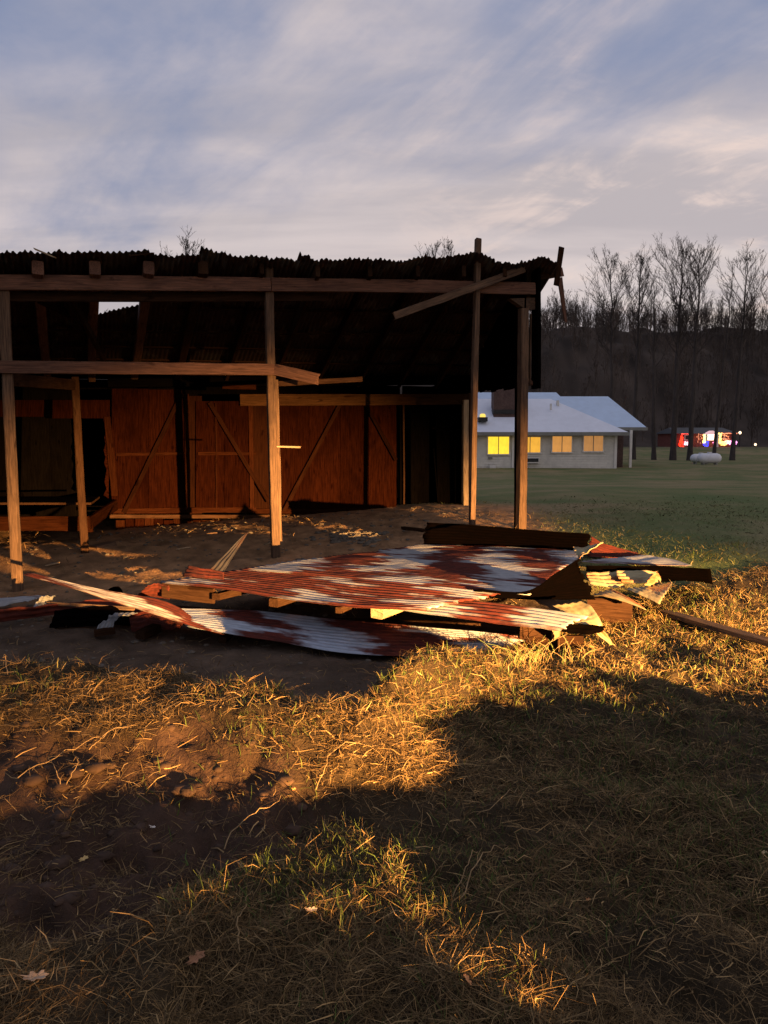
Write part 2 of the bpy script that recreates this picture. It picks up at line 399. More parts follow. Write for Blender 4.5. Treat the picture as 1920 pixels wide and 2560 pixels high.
def crom(pts, ts):
    pts = [np.array(p, float) for p in pts]; n = len(pts)
    outp = []
    for t in ts:
        u = t * (n - 1); i = min(int(u), n - 2); f = u - i
        p1, p2 = pts[i], pts[i + 1]; p0 = pts[i - 1] if i > 0 else 2 * p1 - p2; p3 = pts[i + 2] if i + 2 < n else 2 * p2 - p1
        outp.append(.5 * ((2 * p1) + (-p0 + p2) * f + (2 * p0 - 5 * p1 + 4 * p2 - p3) * f * f + (-p0 + 3 * p1 - 3 * p2 + p3) * f ** 3))
    return np.array(outp)
def sheet(name, e0, e1, mat, parent=None, nt=28, pitch=.068, amp=.0072, crumple=.01, jag=.0, bulge=0.0, thick=.0016, sub=6):
    """corrugated sheet: ribs run along the edges e0 and e1"""
    ts = np.linspace(0, 1, nt)
    a, b = crom(e0, ts), crom(e1, ts)
    wid = np.linalg.norm(b - a, axis=1).max()
    ribs = max(2, int(round(wid / pitch))); ns = ribs * sub + 1
    s = np.linspace(0, 1, ns)
    pts = a[:, None, :] * (1 - s)[None, :, None] + b[:, None, :] * s[None, :, None]
    dt = np.gradient(pts, axis=0); ds = np.gradient(pts, axis=1)
    nrm = np.cross(ds, dt); nrm /= np.linalg.norm(nrm, axis=2, keepdims=True) + 1e-9
    locw = np.linalg.norm(b - a, axis=1) / wid
    tt, ss = np.meshgrid(ts, s, indexing='ij')
    seed = random.uniform(0, 100)
    off = amp * np.sin(2 * np.pi * ribs * ss) * np.clip(locw[:, None] * 1.5, .2, 1)
    off = off + bulge * np.sin(np.pi * ss) * np.sin(np.pi * tt)
    off = off + crumple * 2 * fbm(tt * 5 + seed, ss * wid * 3 + seed, 3)
    pts = pts + nrm * off[..., None]
    if jag:
        jr = np.array([random.uniform(-1, 1) for _ in range(ribs + 2)])
        jv = np.interp(s * ribs, np.arange(ribs + 2), jr) * jag + np.array([random.uniform(-1, 1) for _ in range(ns)]) * jag * .3
        d0 = dt[0] / (np.linalg.norm(dt[0], axis=1, keepdims=True) + 1e-9); d1 = dt[-1] / (np.linalg.norm(dt[-1], axis=1, keepdims=True) + 1e-9)
        pts[0] += d0 * jv[:, None]; pts[-1] += d1 * jv[::-1, None]
    L = np.concatenate([[0], np.cumsum(np.linalg.norm(np.diff((a + b) / 2, axis=0), axis=1))])
    uv = np.stack([(ss * ribs).ravel(), np.repeat(L, ns)], 1)
    i, j = np.meshgrid(np.arange(nt - 1), np.arange(ns - 1), indexing='ij')
    qd = (i * ns + j).ravel(); f = np.stack([qd, qd + 1, qd + ns + 1, qd + ns], 1)
    base = pts.reshape(-1, 3).mean(0)
    o = mesh(name, pts.reshape(-1, 3) - base, f, mat, parent, Matrix.Translation(Vector(base)), smooth=True, uvs=uv)
    so = o.modifiers.new('thickness', 'SOLIDIFY'); so.thickness = thick; so.offset = 0
    return o
def slab(name, quad, thick, mat, parent=None, n=None):
    """flat panel on four corner points, given real thickness"""
    qv = [Vector(p) for p in quad]
    nn = n or (qv[1] - qv[0]).cross(qv[3] - qv[0]).normalized()
    o0 = qv[0]; x = (qv[3] - qv[0]).normalized(); y = nn.cross(x)
    m = Matrix((x, y, nn)).transposed().to_4x4(); m.translation = o0
    inv = m.inverted()
    v = [inv @ p for p in qv] + [inv @ (p + nn * thick) for p in qv]
    f = [(3, 2, 1, 0), (4, 5, 6, 7), (0, 1, 5, 4), (1, 2, 6, 5), (2, 3, 7, 6), (3, 0, 4, 7)]
    return mesh(name, v, f, mat, parent, m)

# ------------------------------------------------------------------ the barn
FO, RO = Vector((-3.81, 8.0, 0)), Vector((1.837, 10.3, 0))
fd = (RO - FO).normalized(); FN = Vector((-fd.y, fd.x, 0))          # front plane, normal to the back
BO, BE = Vector((-4.35, 12.3, 0)), Vector((1.49, 14.0, 0))
bd = (BE - BO).normalized(); BN = Vector((-bd.y, bd.x, 0))
WO = RO; wd = (BE - RO).normalized(); WN = Vector((wd.y, -wd.x, 0))  # right end wall, normal outwards
pf = lambda px, py, off=0: PP(px, py, FO, FN, off)
pb = lambda px, py, off=0: PP(px, py, BO, BN, off)
pw = lambda px, py, off=0: PP(px, py, WO, WN, off)

barn = empty('barn', (FO.x, FO.y, 0))
tag(barn, 'open-fronted wooden pole barn with torn tin roof and broken front framing', 'barn')
def post(p_top, p_bot, w, mat, name='post', d=None):
    b = Vector(p_bot); b.z = min(b.z, hz(b.x, b.y) - .05)
    return beam(name, b, p_top, w, d or w, mat, barn, up=FN)
post(pf(8, 690, .03), pf(46, 1486, .03), .105, M_post)
post(pf(671, 664, .03), pf(690, 1410, .03), .095, M_post)
beam('sister_post', pf(698, 1352, .12), pf(688, 950, .12), .05, .09, M_post, barn, up=FN)
rp = post(pf(1308, 772, .05), pf(1302, 1335, .05), .115, M_post)
beam('corner_board', pf(1293, 1335, .11), pf(1297, 778, .11), .05, .10, M_shadeblack, barn, up=FN)  # black strip drawn for the shaded left side of the post
beam('pole', pf(1180, 1340, -.08), pf(1195, 602, -.08), .07, .075, M_post, barn, up=FN, jag=(0, .03))
# front plate in two lengths, the lower rail and its broken stub
beam('plate', pf(-160, 706, -.035), pf(676, 712, -.035), .05, .152, M_beam, barn)
beam('plate', pf(678, 712, -.035), pf(1336, 722, -.035), .05, .152, M_beam, barn)
beam('inner_plate', pf(-160, 741, .11), pf(820, 742, .11), .045, .10, M_old, barn)
beam('rail', pf(-120, 916, -.05), pf(686, 924, -.05), .045, .128, M_beam, barn)
beam('broken_rail', pf(687, 924, -.055), pf(790, 947, -.34), .045, .13, M_beam, barn, jag=(0, .05))
beam('lower_rail', pf(690, 960, .3), pf(905, 948, .3), .04, .06, M_old, barn)
# cap block on the right corner post
capv = [pf(1275, 746, .0), pf(1346, 744, .0), pf(1344, 773, .0), pf(1322, 775, .0), pf(1303, 766, .0)]
cv = [p for p in capv] + [p + FN * .10 for p in capv]; k = len(capv)
mesh('cap_block', [c - capv[0] for c in cv], [tuple(range(k)), tuple(range(2 * k - 1, k - 1, -1))] + [(i, i + k, (i + 1) % k + k, (i + 1) % k) for i in range(k)], M_post, barn, Matrix.Translation(capv[0]))
# diagonal board nailed across the corner
beam('diagonal_brace', pf(990, 788, -.30), pf(1310, 672, -.10), .035, .085, M_post, barn, jag=(.06, 0), taper=1.1)
# rafters and roof
ROOF_Y = [(-260, 636), (0, 634), (130, 628), (210, 634), (300, 630), (365, 622), (385, 636), (500, 640), (600, 643), (745, 652), (860, 653), (990, 657), (1060, 640), (1180, 634), (1250, 655), (1300, 658), (1358, 646), (1395, 657)]
rx, ry = [a for a, b in ROOF_Y], [b for a, b in ROOF_Y]
roof = empty('roof', (0, 9, 3.5), barn)
LB = (BE - BO).length
def back_edge(px, z=2.72): # matching point over the back wall, straight back from a front point
    p = pf(px, float(np.interp(px, rx, ry)), -.28)
    s0 = (pf(-260, 636, -.28) - FO).dot(fd); s1 = (pf(1340, 650, -.28) - FO).dot(fd)
    f = ((p - FO).dot(fd) - s0) / (s1 - s0)
    q = BO + bd * (-2.4 + (LB + 2.45) * f) + BN * .25; q.z = z
    return p, q
def roof_sheet(x0, x1, ys=None, t0=0.0, t1=1.0, mat=None, name='roof_sheet', amp=.011, sag=0, jag=.05, lift=0):
    n = 5; xs = [x0 + (x1 - x0) * i / (n - 1) for i in range(n)]
    # ribs run front to back: build as strips between two rib edges
    (pa, qa), (pc, qc) = back_edge(x0), back_edge(x1)
    if ys: pa = pf(x0, ys[0], -.28); pc = pf(x1, ys[1], -.28)
    L = lambda p, q, t: p.lerp(q, t) + Vector((0, 0, lift - sag * math.sin(math.pi * t)))
    tt = [t0 + (t1 - t0) * i / 3 for i in range(4)]
    tt2 = tt if not isinstance(t1, tuple) else tt
    return sheet(name, [L(pa, qa, t) for t in tt], [L(pc, qc, t) for t in tt], mat or M_roofsheet, roof, nt=10, amp=amp, jag=jag, crumple=.006)
edges = [(-260, 0, None), (0, 130, (634, 628)), (130, 250, (630, 632)), (385, 502, (637, 641)), (502, 560, (618, 632)), (560, 748, (636, 653)), (748, 800, (634, 650)), (800, 925, (650, 648)), (925, 1000, (648, 658)), (1000, 1062, (652, 638)), (1062, 1115, (638, 646)), (1115, 1190, (642, 630)), (1190, 1250, (632, 655)), (1250, 1300, (655, 658)), (1300, 1358, (656, 644)), (1358, 1395, (644, 657))]
for i, (a, b, ys) in enumerate(edges):
    roof_sheet(a, b + 3, ys, lift=.003 * (i % 3))
# the stretch with a sheet missing between front and back lengths
(pa, qa), (pm, qm), (pc, qc) = back_edge(250), back_edge(372), back_edge(470)
zl = lambda p, q, t: p.lerp(q, t)
sheet('roof_sheet', [zl(pf(250, 633, -.28), qa, t) for t in (0, .1, .2, .265)], [zl(pf(372, 621, -.28), qm, t) for t in (0, .1, .2, .275)], M_roofsheet, roof, nt=10, amp=.011, jag=.03)
sheet('roof_sheet', [zl(pf(368, 624, -.28), qm, t) for t in (0, .1, .2, .27)], [zl(pf(392, 637, -.28), back_edge(392)[1], t) for t in (0, .1, .2, .275)], M_roofsheet, roof, nt=10, amp=.011, jag=.03)
def tor(px, t):
    p, q = back_edge(px); return p.lerp(q, t)
sheet('roof_sheet', [tor(205, t) for t in (.44, .6, .8, 1)], [tor(330, t) for t in (.36, .6, .8, 1)], M_roofsheet, roof, nt=10, amp=.011, jag=.015)
sheet('roof_sheet', [tor(328, t) for t in (.362, .6, .8, 1)], [tor(465, t) for t in (.285, .6, .8, 1)], M_roofsheet, roof, nt=10, amp=.011, jag=.015)
for px in (-180, -40, 95, 238, 372, 508, 655, 795, 925, 1045, 1160, 1262):
    p, q = back_edge(px)
    p = pf(px, 669 + (px > 700) * 8, -.16); q = q + Vector((0, 0, -.115))
    beam('rafter', p, q, .11 if px < 600 else .05, .14, M_old if px not in (95, 238, 372) else M_beam, roof)
for t in (.12, .34, .52, .68, .84):
    a = tor(-240 if t < .2 or t > .4 else 470, t) + Vector((0, 0, -.032)); b = tor(1330, t) + Vector((0, 0, -.032))
    beam('purlin', a, b, .09, .022, M_old, roof)
for (x0, y0, x1, y1, c) in ((90, 624, 132, 642, M_pale), (1000, 662, 1050, 648, M_old), (330, 640, 378, 634, M_old)):
    beam('splinter', pf(x0, y0, -.30), pf(x1, y1, -.33), .03, .012, c, roof, jag=(.04, .04))
# right corner: outrigger and the two hanging boards
beam('outrigger', pf(1345, 690, .05), pf(1398, 681, .05), .05, .115, M_old, barn)
beam('hanging_board', pf(1404, 618, .0), pf(1390, 714, .0), .022, .075, M_old, barn, up=fd)
beam('hanging_board', pf(1400, 670, .04), pf(1404, 692, .04), .03, .06, M_beam, barn, up=fd)
beam('hanging_board', pf(1399, 694, .05), pf(1414, 806, .05), .022, .075, M_beam, barn, up=fd, taper=.55)
# right end wall: upper siding boards, dark tin, and its framing
ew = empty('end_wall', (1.7, 12, 0), barn)
zt, zb = 3.55, 2.30
span = (BE - RO).length
nb = 14
for i in range(nb):
    a = RO + wd * (span * i / nb) ; b = RO + wd * (span * (i + 1) / nb - .006)
    ztop = 3.97 - 1.22 * (i + .9) / nb; zlow = zb + random.uniform(-.02, .02) + .16 * i / nb
    j = WN * random.uniform(0, .008)
    slab('siding_board', [a + j + Vector((0, 0, zlow)), b + j + Vector((0, 0, zlow)), b + j + Vector((0, 0, ztop)), a + j + Vector((0, 0, ztop))], .022, M_shadeblack, ew)
beam('gable_edge_board', pf(1340, 660, .02), pf(1340, 972, .02), .05, .16, M_shadeblack, barn, up=FN)
beam('hanging_lath', pf(1327, 785, .06), pf(1324, 965, .06), .02, .03, M_post, barn, up=FN)
beam('girt_end', pf(1319, 950, .08), pf(1334, 962, .08), .05, .05, M_beam, barn)
# back wall with its plywood doors
bw = empty('back_wall', (-1.5, 13, 0), barn)
def panel(x0, x1, yt, yb, mat=M_ply, off=0.0, name='plywood_panel'):
    return slab(name, [pb(x0, yb, off), pb(x1, yb, off), pb(x1, yt, off), pb(x0, yt, off)], -.02 if False else .018, mat, bw, BN)
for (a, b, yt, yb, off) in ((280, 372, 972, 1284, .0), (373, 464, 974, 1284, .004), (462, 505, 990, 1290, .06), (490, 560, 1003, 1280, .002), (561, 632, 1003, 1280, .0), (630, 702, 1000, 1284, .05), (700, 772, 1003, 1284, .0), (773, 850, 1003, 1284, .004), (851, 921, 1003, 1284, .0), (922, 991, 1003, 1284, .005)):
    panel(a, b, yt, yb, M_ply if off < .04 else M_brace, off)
def bwb(x0, y0, x1, y1, w=.09, mat=M_rail, off=-.025, name='door_rail', t=.03):
    return beam(name, pb(x0, y0, off), pb(x1, y1, off), t, w, mat, bw, up=Vector((0, 0, 1)) if abs(x1 - x0) > 30 else bd)
bwb(600, 1000, 1168, 998, .19, wood('tan_header', (.034, .0165, .0075)), -.06, 'header', .05)
bwb(283, 1278, 640, 1275, .085, M_rail); bwb(630, 1278, 992, 1276, .085, M_rail)
bwb(275, 1291, 992, 1289, .06, M_old, -.035, 'bottom_board')
bwb(290, 1136, 462, 1134, .05, M_rail, -.02); bwb(495, 1134, 640, 1134, .05, M_rail, -.02)
bwb(466, 985, 470, 1275, .075, M_rail, -.028, 'stile'); bwb(626, 1008, 630, 1275, .07, M_rail, -.028, 'stile')
bwb(540, 1008, 541, 1275, .03, M_rail, -.02, 'stile')
bwb(310, 1282, 456, 984, .065, M_brace, -.06, 'door_brace'); bwb(524, 1006, 672, 1254, .065, M_brace, -.06, 'door_brace')
bwb(709, 1278, 852, 1008, .065, M_brace, -.06, 'door_brace'); bwb(913, 1008, 990, 1150, .065, M_brace, -.06, 'door_brace')
bwb(556, 966, 640, 968, .08, M_rail, -.5, 'loose_board', .03)
bwb(270, 955, 1170, 950, .16, M_shadeblack, .06, 'wall_plate', .06)
# left stall opening: fascia, jamb and the dark room behind
panel(-120, 112, 1000, 1042, M_ply, .0); panel(113, 275, 1000, 1046, M_ply, .003)
bwb(268, 1042, 287, 1240, .10, M_rail, -.01, 'jamb')
# the jagged end of the torn panel
jv = [pb(258, 1046, .01)] + [pb(258 + random.uniform(0, 9), 1046 + i * 16, .01) for i in range(1, 13)] + [pb(272, 1246, .01), pb(272, 1046, .01)]
kk = len(jv); mesh('torn_panel', [p - jv[0] for p in jv] + [p + BN * .012 - jv[0] for p in jv], [tuple(range(kk)), tuple(range(2 * kk - 1, kk - 1, -1))] + [(i, i + kk, (i + 1) % kk + kk, (i + 1) % kk) for i in range(kk)], M_ply, bw, Matrix.Translation(jv[0]))
# rear lean-to, boards coloured near black in place of its shade
rr = empty('rear_room', (-1, 15.5, 0), barn)
Lr = (BE - BO).length
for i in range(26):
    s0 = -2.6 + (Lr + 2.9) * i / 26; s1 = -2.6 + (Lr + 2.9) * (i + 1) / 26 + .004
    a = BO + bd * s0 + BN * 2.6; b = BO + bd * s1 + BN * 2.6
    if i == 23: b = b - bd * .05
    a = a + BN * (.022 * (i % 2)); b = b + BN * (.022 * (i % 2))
    slab('rear_board', [a + Vector((0, 0, -.3)), b + Vector((0, 0, -.3)), b + Vector((0, 0, 2.75)), a + Vector((0, 0, 2.75))], .02, M_shadeblack, rr, BN)
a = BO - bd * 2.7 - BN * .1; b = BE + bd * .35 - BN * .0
slab('rear_roof', [a + Vector((0, 0, 2.78)), b + Vector((0, 0, 2.78)), b + BN * 2.8 + Vector((0, 0, 2.70)), a + BN * 2.8 + Vector((0, 0, 2.70))], .03, M_shadeblack, rr, Vector((0, 0, 1)))
a = BE + bd * .02
for i in range(9):
    p = a + BN * (.06 + i * .285); q2 = a + BN * (.06 + (i + 1) * .285 + .003)
    slab('side_board', [p + Vector((0, 0, -.2)), q2 + Vector((0, 0, -.2)), q2 + Vector((0, 0, 2.7)), p + Vector((0, 0, 2.7))], .02, M_shadeblack, rr, bd)
a = BO - bd * 2.6
slab('side_panel', [a - BN * 4.6 + Vector((0, 0, -.3)), a + BN * 2.6 + Vector((0, 0, -.3)), a + BN * 2.6 + Vector((0, 0, 2.75)), a - BN * 4.6 + Vector((0, 0, 3.7))], .03, M_shadeblack, rr, -bd)
slab('stall_panel', [pb(1000, 1300, .5), pb(1072, 1300, .5), pb(1074, 985, .5), pb(1000, 985, .5)], .02, M_shadeblack, rr, BN)
slab('stall_panel', [pb(1096, 1300, .5), pb(1160, 1300, .5), pb(1160, 985, .5), pb(1088, 985, .5)], .02, M_shadeblack, rr, BN)
beam('stall_batten', pb(1078, 1070, .47), pb(1092, 1070, .47), .03, .05, M_shadeblack, rr)
beam('stall_batten', pb(1083, 1120, .48), pb(1098, 1300, .48), .06, .02, M_shadeblack, rr, up=bd)
beam('stall_batten', pb(1008, 1000, .44), pb(1010, 1290, .44), .04, .03, M_old, rr, up=bd)
# jamb post of the end-wall doorway
q = pw(1163, 1302); q = Vector((q.x, q.y, hz(q.x, q.y) - .03))
beam('jamb_post', pb(1163, 1306, -.08), pb(1163, 1000, -.08), .10, .10, M_pale, barn, up=BN)
beam('jamb_board', pb(1174, 1310, -.04), pb(1176, 850, -.04), .08, .05, M_old, barn, up=BN)
# left stall: inner post, tie beam, manger rail
lp = lambda px, py: P(px, py, 10.6)
beam('inner_post', PG(213, 1383) + Vector((0, 0, -.05)), lp(188, 945), .095, .095, M_old, barn, up=FN)
beam('tie_beam', pf(26, 948, .1), lp(188, 962), .05, .14, M_old, barn)
beam('manger_rail', P(-120, 1310, 10.55), P(222, 1309, 10.5), .05, .20, M_rail, barn)
beam('manger_rail', P(222, 1309, 10.5), P(290, 1262, 12.2), .05, .17, M_rail, barn)
beam('manger_post', P(226, 1330, 10.62), P(222, 1290, 10.62), .08, .08, M_rail, barn, up=FN)
beam('knee_brace', pf(175, 735, .3), P(262, 905, 10.8), .045, .09, M_old, barn)
beam('knee_brace', pf(100, 745, .2), P(190, 790, 10.4), .05, .12, M_old, barn)
slab('manger_floor', [P(-160, 1262, 10.6), P(228, 1262, 10.6), P(250, 1250, 12.2), P(-160, 1250, 12.2)], .03, M_old, barn, Vector((0, 0, 1)))
beam('stub_batten', pf(692, 1116, -.02), pf(746, 1118, -.08), .03, .018, M_pale, barn, jag=(0, .05))
for i in range(11):                                  # footing blocks under the doors
    x0 = 290 + i * 24; x1 = x0 + 22; t = 1298 + random.uniform(-3, 3)
    slab('footing_block', [pb(x0, 1334, -.03), pb(x1, 1334, -.03), pb(x1, t, -.03), pb(x0, t, -.03)], .1, M_ply if i % 3 else M_rail, bw, BN)

# ------------------------------------------------------------------ the wreck: torn sheets and timbers
def mk(pts):
    """(px, py, z) or (px, py, 'd', depth) -> points"""
    return [P(p[0], p[1], p[3]) if len(p) == 4 else PZ(*p) for p in pts]
GW = 'torn roof wreckage before the barn'
def scrap(label, e0, e1, mat, **kw):
    return tag(sheet('corrugated_sheet', mk(e0), mk(e1), mat, **kw), label, 'metal sheet', GW)
def timber(label, p0, p1, w, h, mat, name='timber', **kw):
    return tag(beam(name, mk([p0])[0], mk([p1])[0], w, h, mat, **kw), label, 'timber', GW)

scrap('big rust and silver streaked sheet across the top of the wreck',
      [(600, 1421, .42), (790, 1438, .42), (1020, 1458, .42), (1325, 1487, .405)], [(1062, 1361, .40), (1200, 1366, .40), (1330, 1371, .42), (1470, 1380, .45)], M_rustmix, crumple=.012, jag=.03, nt=40)
scrap('mostly red rusted sheet in front of the white seam line',
      [(395, 1454, .38), (620, 1483, .36), (855, 1515, .36), (1050, 1526, .35)], [(600, 1422.5, .412), (800, 1441, .41), (1010, 1460, .41), (1250, 1484, .40)], M_rusty, crumple=.014, jag=.025, nt=40)
scrap('narrow streaked sheet sloping to the right end with ragged cut ribs',
      [(985, 1523, .33), (1150, 1546, .31), (1290, 1564, .29), (1393, 1577, .28)], [(1000, 1498, .37), (1160, 1502, .36), (1320, 1519, .35), (1468, 1541, .34)], M_rustmix, crumple=.012, jag=.03)
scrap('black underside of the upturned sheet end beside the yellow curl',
      [(1150, 1491, 'd', 6.15), (1300, 1497, 'd', 6.2), (1400, 1500, 'd', 6.2), (1482, 1500, 'd', 6.2)], [(1192, 1471, 'd', 6.0), (1312, 1477, 'd', 5.85), (1392, 1432, 'd', 5.7), (1448, 1397, 'd', 5.6)], M_shadesheet, crumple=.01, jag=.03)
scrap('small torn orange strip standing up behind the black upturned sheet',
      [(1446, 1399, 'd', 6.3), (1460, 1385, 'd', 6.3), (1480, 1372, 'd', 6.3), (1500, 1360, 'd', 6.3)], [(1432, 1366, 'd', 6.5), (1455, 1370, 'd', 6.5), (1475, 1366, 'd', 6.5), (1506, 1356, 'd', 6.5)], M_yel, jag=.02, pitch=.05)
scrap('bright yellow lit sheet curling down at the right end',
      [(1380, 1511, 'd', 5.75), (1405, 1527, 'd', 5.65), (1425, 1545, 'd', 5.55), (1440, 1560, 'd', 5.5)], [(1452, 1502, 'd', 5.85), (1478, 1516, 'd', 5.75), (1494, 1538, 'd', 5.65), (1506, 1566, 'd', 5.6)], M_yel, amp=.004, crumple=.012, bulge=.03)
scrap('dark folded strip just under the bright yellow curl',
      [(1385, 1575, .24), (1430, 1583, .22), (1470, 1586, .22), (1508, 1580, .22)], [(1390, 1562, .28), (1440, 1560, .28), (1480, 1562, .28), (1512, 1566, .28)], M_shadesheet, amp=.004)
scrap('pointed orange scrap touching the lit grass by the yellow curl',
      [(1484, 1578, .22), (1500, 1592, .17), (1520, 1606, .12), (1534, 1622, .06)], [(1500, 1574, .24), (1514, 1582, .2), (1526, 1598, .14), (1538, 1618, .07)], M_yel, amp=.005)
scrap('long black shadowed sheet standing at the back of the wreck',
      [(1058, 1363, 'd', 9.0), (1200, 1368, 'd', 8.9), (1340, 1378, 'd', 8.7), (1472, 1390, 'd', 8.5)], [(1066, 1305, 'd', 8.6), (1200, 1314, 'd', 8.45), (1340, 1325, 'd', 8.25), (1476, 1334, 'd', 8.1)], M_shadesheet, crumple=.01, jag=.02)
scrap('dark red sheet sliding down right of the standing black one',
      [(1470, 1392, .36), (1560, 1398, .34), (1660, 1404, .31), (1770, 1412, .28)], [(1477, 1338, .55), (1520, 1362, .46), (1600, 1383, .36), (1752, 1389, .32)], M_rustfull, crumple=.02, jag=.03)
scrap('thin grey sheet lying across the dark red one at far right',
      [(1450, 1405, .42), (1520, 1408, .42), (1600, 1411, .41), (1715, 1416, .38)], [(1600, 1388, .40), (1640, 1392, .39), (1680, 1399, .38), (1730, 1412, .37)], M_grey, crumple=.01, amp=.006)
scrap('long black rolled sheet reaching furthest to the right',
      [(1465, 1428, 'd', 7.2), (1580, 1436, 'd', 7.2), (1690, 1446, 'd', 7.1), (1782, 1462, 'd', 7.0)], [(1465, 1413, 'd', 6.85), (1580, 1415, 'd', 6.85), (1690, 1417, 'd', 6.75), (1776, 1422, 'd', 6.6)], M_shadesheet, crumple=.012, bulge=-.05)
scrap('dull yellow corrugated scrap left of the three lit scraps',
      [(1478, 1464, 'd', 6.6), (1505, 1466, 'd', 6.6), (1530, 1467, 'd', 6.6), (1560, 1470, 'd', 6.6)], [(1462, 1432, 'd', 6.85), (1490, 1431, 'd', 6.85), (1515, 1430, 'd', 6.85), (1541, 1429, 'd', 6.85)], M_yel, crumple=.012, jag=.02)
scrap('orange corrugated scrap in the middle of the three lit scraps',
      [(1556, 1457, 'd', 6.6), (1580, 1458, 'd', 6.6), (1602, 1458, 'd', 6.6), (1622, 1455, 'd', 6.6)], [(1538, 1428, 'd', 6.8), (1575, 1427, 'd', 6.8), (1610, 1427, 'd', 6.8), (1643, 1428, 'd', 6.8)], M_yel, crumple=.01, jag=.02)
scrap('dark bent flap right of the middle lit scrap',
      [(1610, 1462, 'd', 6.5), (1625, 1465, 'd', 6.55), (1640, 1467, 'd', 6.6), (1652, 1468, 'd', 6.7)], [(1625, 1444, 'd', 6.45), (1638, 1432, 'd', 6.5), (1645, 1433, 'd', 6.6), (1651, 1446, 'd', 6.7)], M_yel, amp=.004)
scrap('lowest orange scrap pointing down to the grass',
      [(1563, 1470, 'd', 6.45), (1590, 1482, 'd', 6.3), (1618, 1496, 'd', 6.2), (1645, 1507, 'd', 6.1)], [(1652, 1462, 'd', 6.7), (1660, 1460, 'd', 6.65), (1668, 1458, 'd', 6.6), (1681, 1455, 'd', 6.5)], M_yel, crumple=.01, jag=.015)
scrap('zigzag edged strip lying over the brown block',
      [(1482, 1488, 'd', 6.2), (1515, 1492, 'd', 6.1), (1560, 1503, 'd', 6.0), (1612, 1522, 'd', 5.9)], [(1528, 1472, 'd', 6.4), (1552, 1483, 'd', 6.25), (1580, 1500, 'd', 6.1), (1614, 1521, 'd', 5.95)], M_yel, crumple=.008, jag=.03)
# the low sheet at the front, its left end lifted and bent
scrap('long pale edged strip lifted to the left from the front sheet',
      [(59, 1437, 'd', 6.25), (224, 1484, 'd', 6.08), (380, 1534, 'd', 5.92), (560, 1586, 'd', 5.8)], [(76, 1431, 'd', 6.36), (236, 1471, 'd', 6.32), (412, 1502, 'd', 6.3), (492, 1550, 'd', 6.12)], rust('strip_rust', .05, zinc=(.60, .56, .48), band=.02), crumple=.01, jag=.02, nt=36)
scrap('low front sheet in shade with grey and rust patches',
      [(470, 1566, .16), (700, 1606, .08), (970, 1638, .05), (1300, 1622, .06)], [(440, 1520, .20), (640, 1528, .17), (900, 1552, .16), (1310, 1592, .14)], rust('shaded_front_sheet', .0, zinc=(.36, .40, .46), band=.14), crumple=.02, jag=.03, nt=40)
scrap('narrow grey pointed sheet sticking up left of the middle post',
      [(498, 1447, 'd', 7.0), (535, 1412, 'd', 7.1), (575, 1372, 'd', 7.25), (619, 1329, 'd', 7.4)], [(548, 1446, 'd', 6.95), (570, 1412, 'd', 7.05), (595, 1372, 'd', 7.22), (623, 1328, 'd', 7.4)], rust('dull_grey_sheet', -.1, zinc=(.060, .055, .053), rustc=(.03, .014, .010)), amp=.004)
scrap('small red sheet corner behind the grey pointed sheet',
      [(455, 1440, .40), (490, 1444, .40), (520, 1445, .40), (560, 1446, .40)], [(472, 1414, .46), (500, 1420, .45), (530, 1424, .44), (560, 1430, .43)], M_rustfull)
scrap('grey blue sheet flat on the ground at far left',
      [(-60, 1524, .10), (0, 1516, .10), (40, 1506, .10), (70, 1503, .10)], [(-60, 1496, .12), (0, 1495, .12), (70, 1491, .12), (116, 1488, .12)], M_grey, crumple=.02)
scrap('bent grey flap leaning in the dark left of the strip',
      [(72, 1526, .12), (85, 1515, .16), (95, 1502, .2), (105, 1492, .24)], [(110, 1530, .10), (122, 1515, .14), (128, 1500, .18), (140, 1492, .22)], M_grey, crumple=.02)
scrap('crumpled blue grey sheet under the lifted strip',
      [(240, 1572, .05), (262, 1552, .1), (275, 1538, .14), (290, 1528, .16)], [(282, 1568, .06), (292, 1550, .11), (305, 1538, .15), (345, 1530, .16)], M_grey, crumple=.03, pitch=.05)
scrap('dark rusty sheet lying in the shade at left',
      [(150, 1548, .05), (220, 1545, .06), (290, 1548, .07), (360, 1556, .08)], [(175, 1508, .16), (230, 1500, .18), (300, 1500, .19), (350, 1512, .18)], M_rustfull, crumple=.03)
scrap('jagged black scrap poking up behind the lifted strip',
      [(262, 1486, 'd', 6.9), (280, 1487, 'd', 6.9), (300, 1488, 'd', 6.9), (320, 1490, 'd', 6.9)], [(268, 1476, 'd', 6.8), (282, 1468, 'd', 6.8), (298, 1466, 'd', 6.8), (312, 1484, 'd', 6.8)], M_shadesheet, amp=.003)
scrap('dark red sheet under the left end of the pile',
      [(338, 1492, .20), (370, 1492, .2), (395, 1494, .2), (425, 1497, .2)], [(370, 1462, .34), (385, 1460, .35), (400, 1460, .35), (425, 1462, .35)], M_rustfull, crumple=.015)
scrap('bent dark sheet reaching the left picture edge',
      [(-70, 1562, .06), (30, 1552, .07), (110, 1540, .08), (190, 1530, .09)], [(-60, 1528, .16), (40, 1520, .18), (120, 1510, .18), (200, 1506, .17)], M_rustfull, crumple=.05)
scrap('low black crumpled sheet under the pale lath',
      [(120, 1572, .03), (190, 1566, .04), (260, 1562, .05), (330, 1566, .05)], [(140, 1528, .15), (200, 1520, .17), (270, 1518, .17), (340, 1526, .15)], M_shadesheet, crumple=.05)
scrap('dark grey buckled sheet between the lath and the lifted strip',
      [(330, 1580, .04), (370, 1574, .05), (410, 1572, .06), (450, 1574, .06)], [(320, 1530, .15), (370, 1528, .16), (420, 1530, .15), (470, 1548, .12)], M_rustfull, crumple=.04)
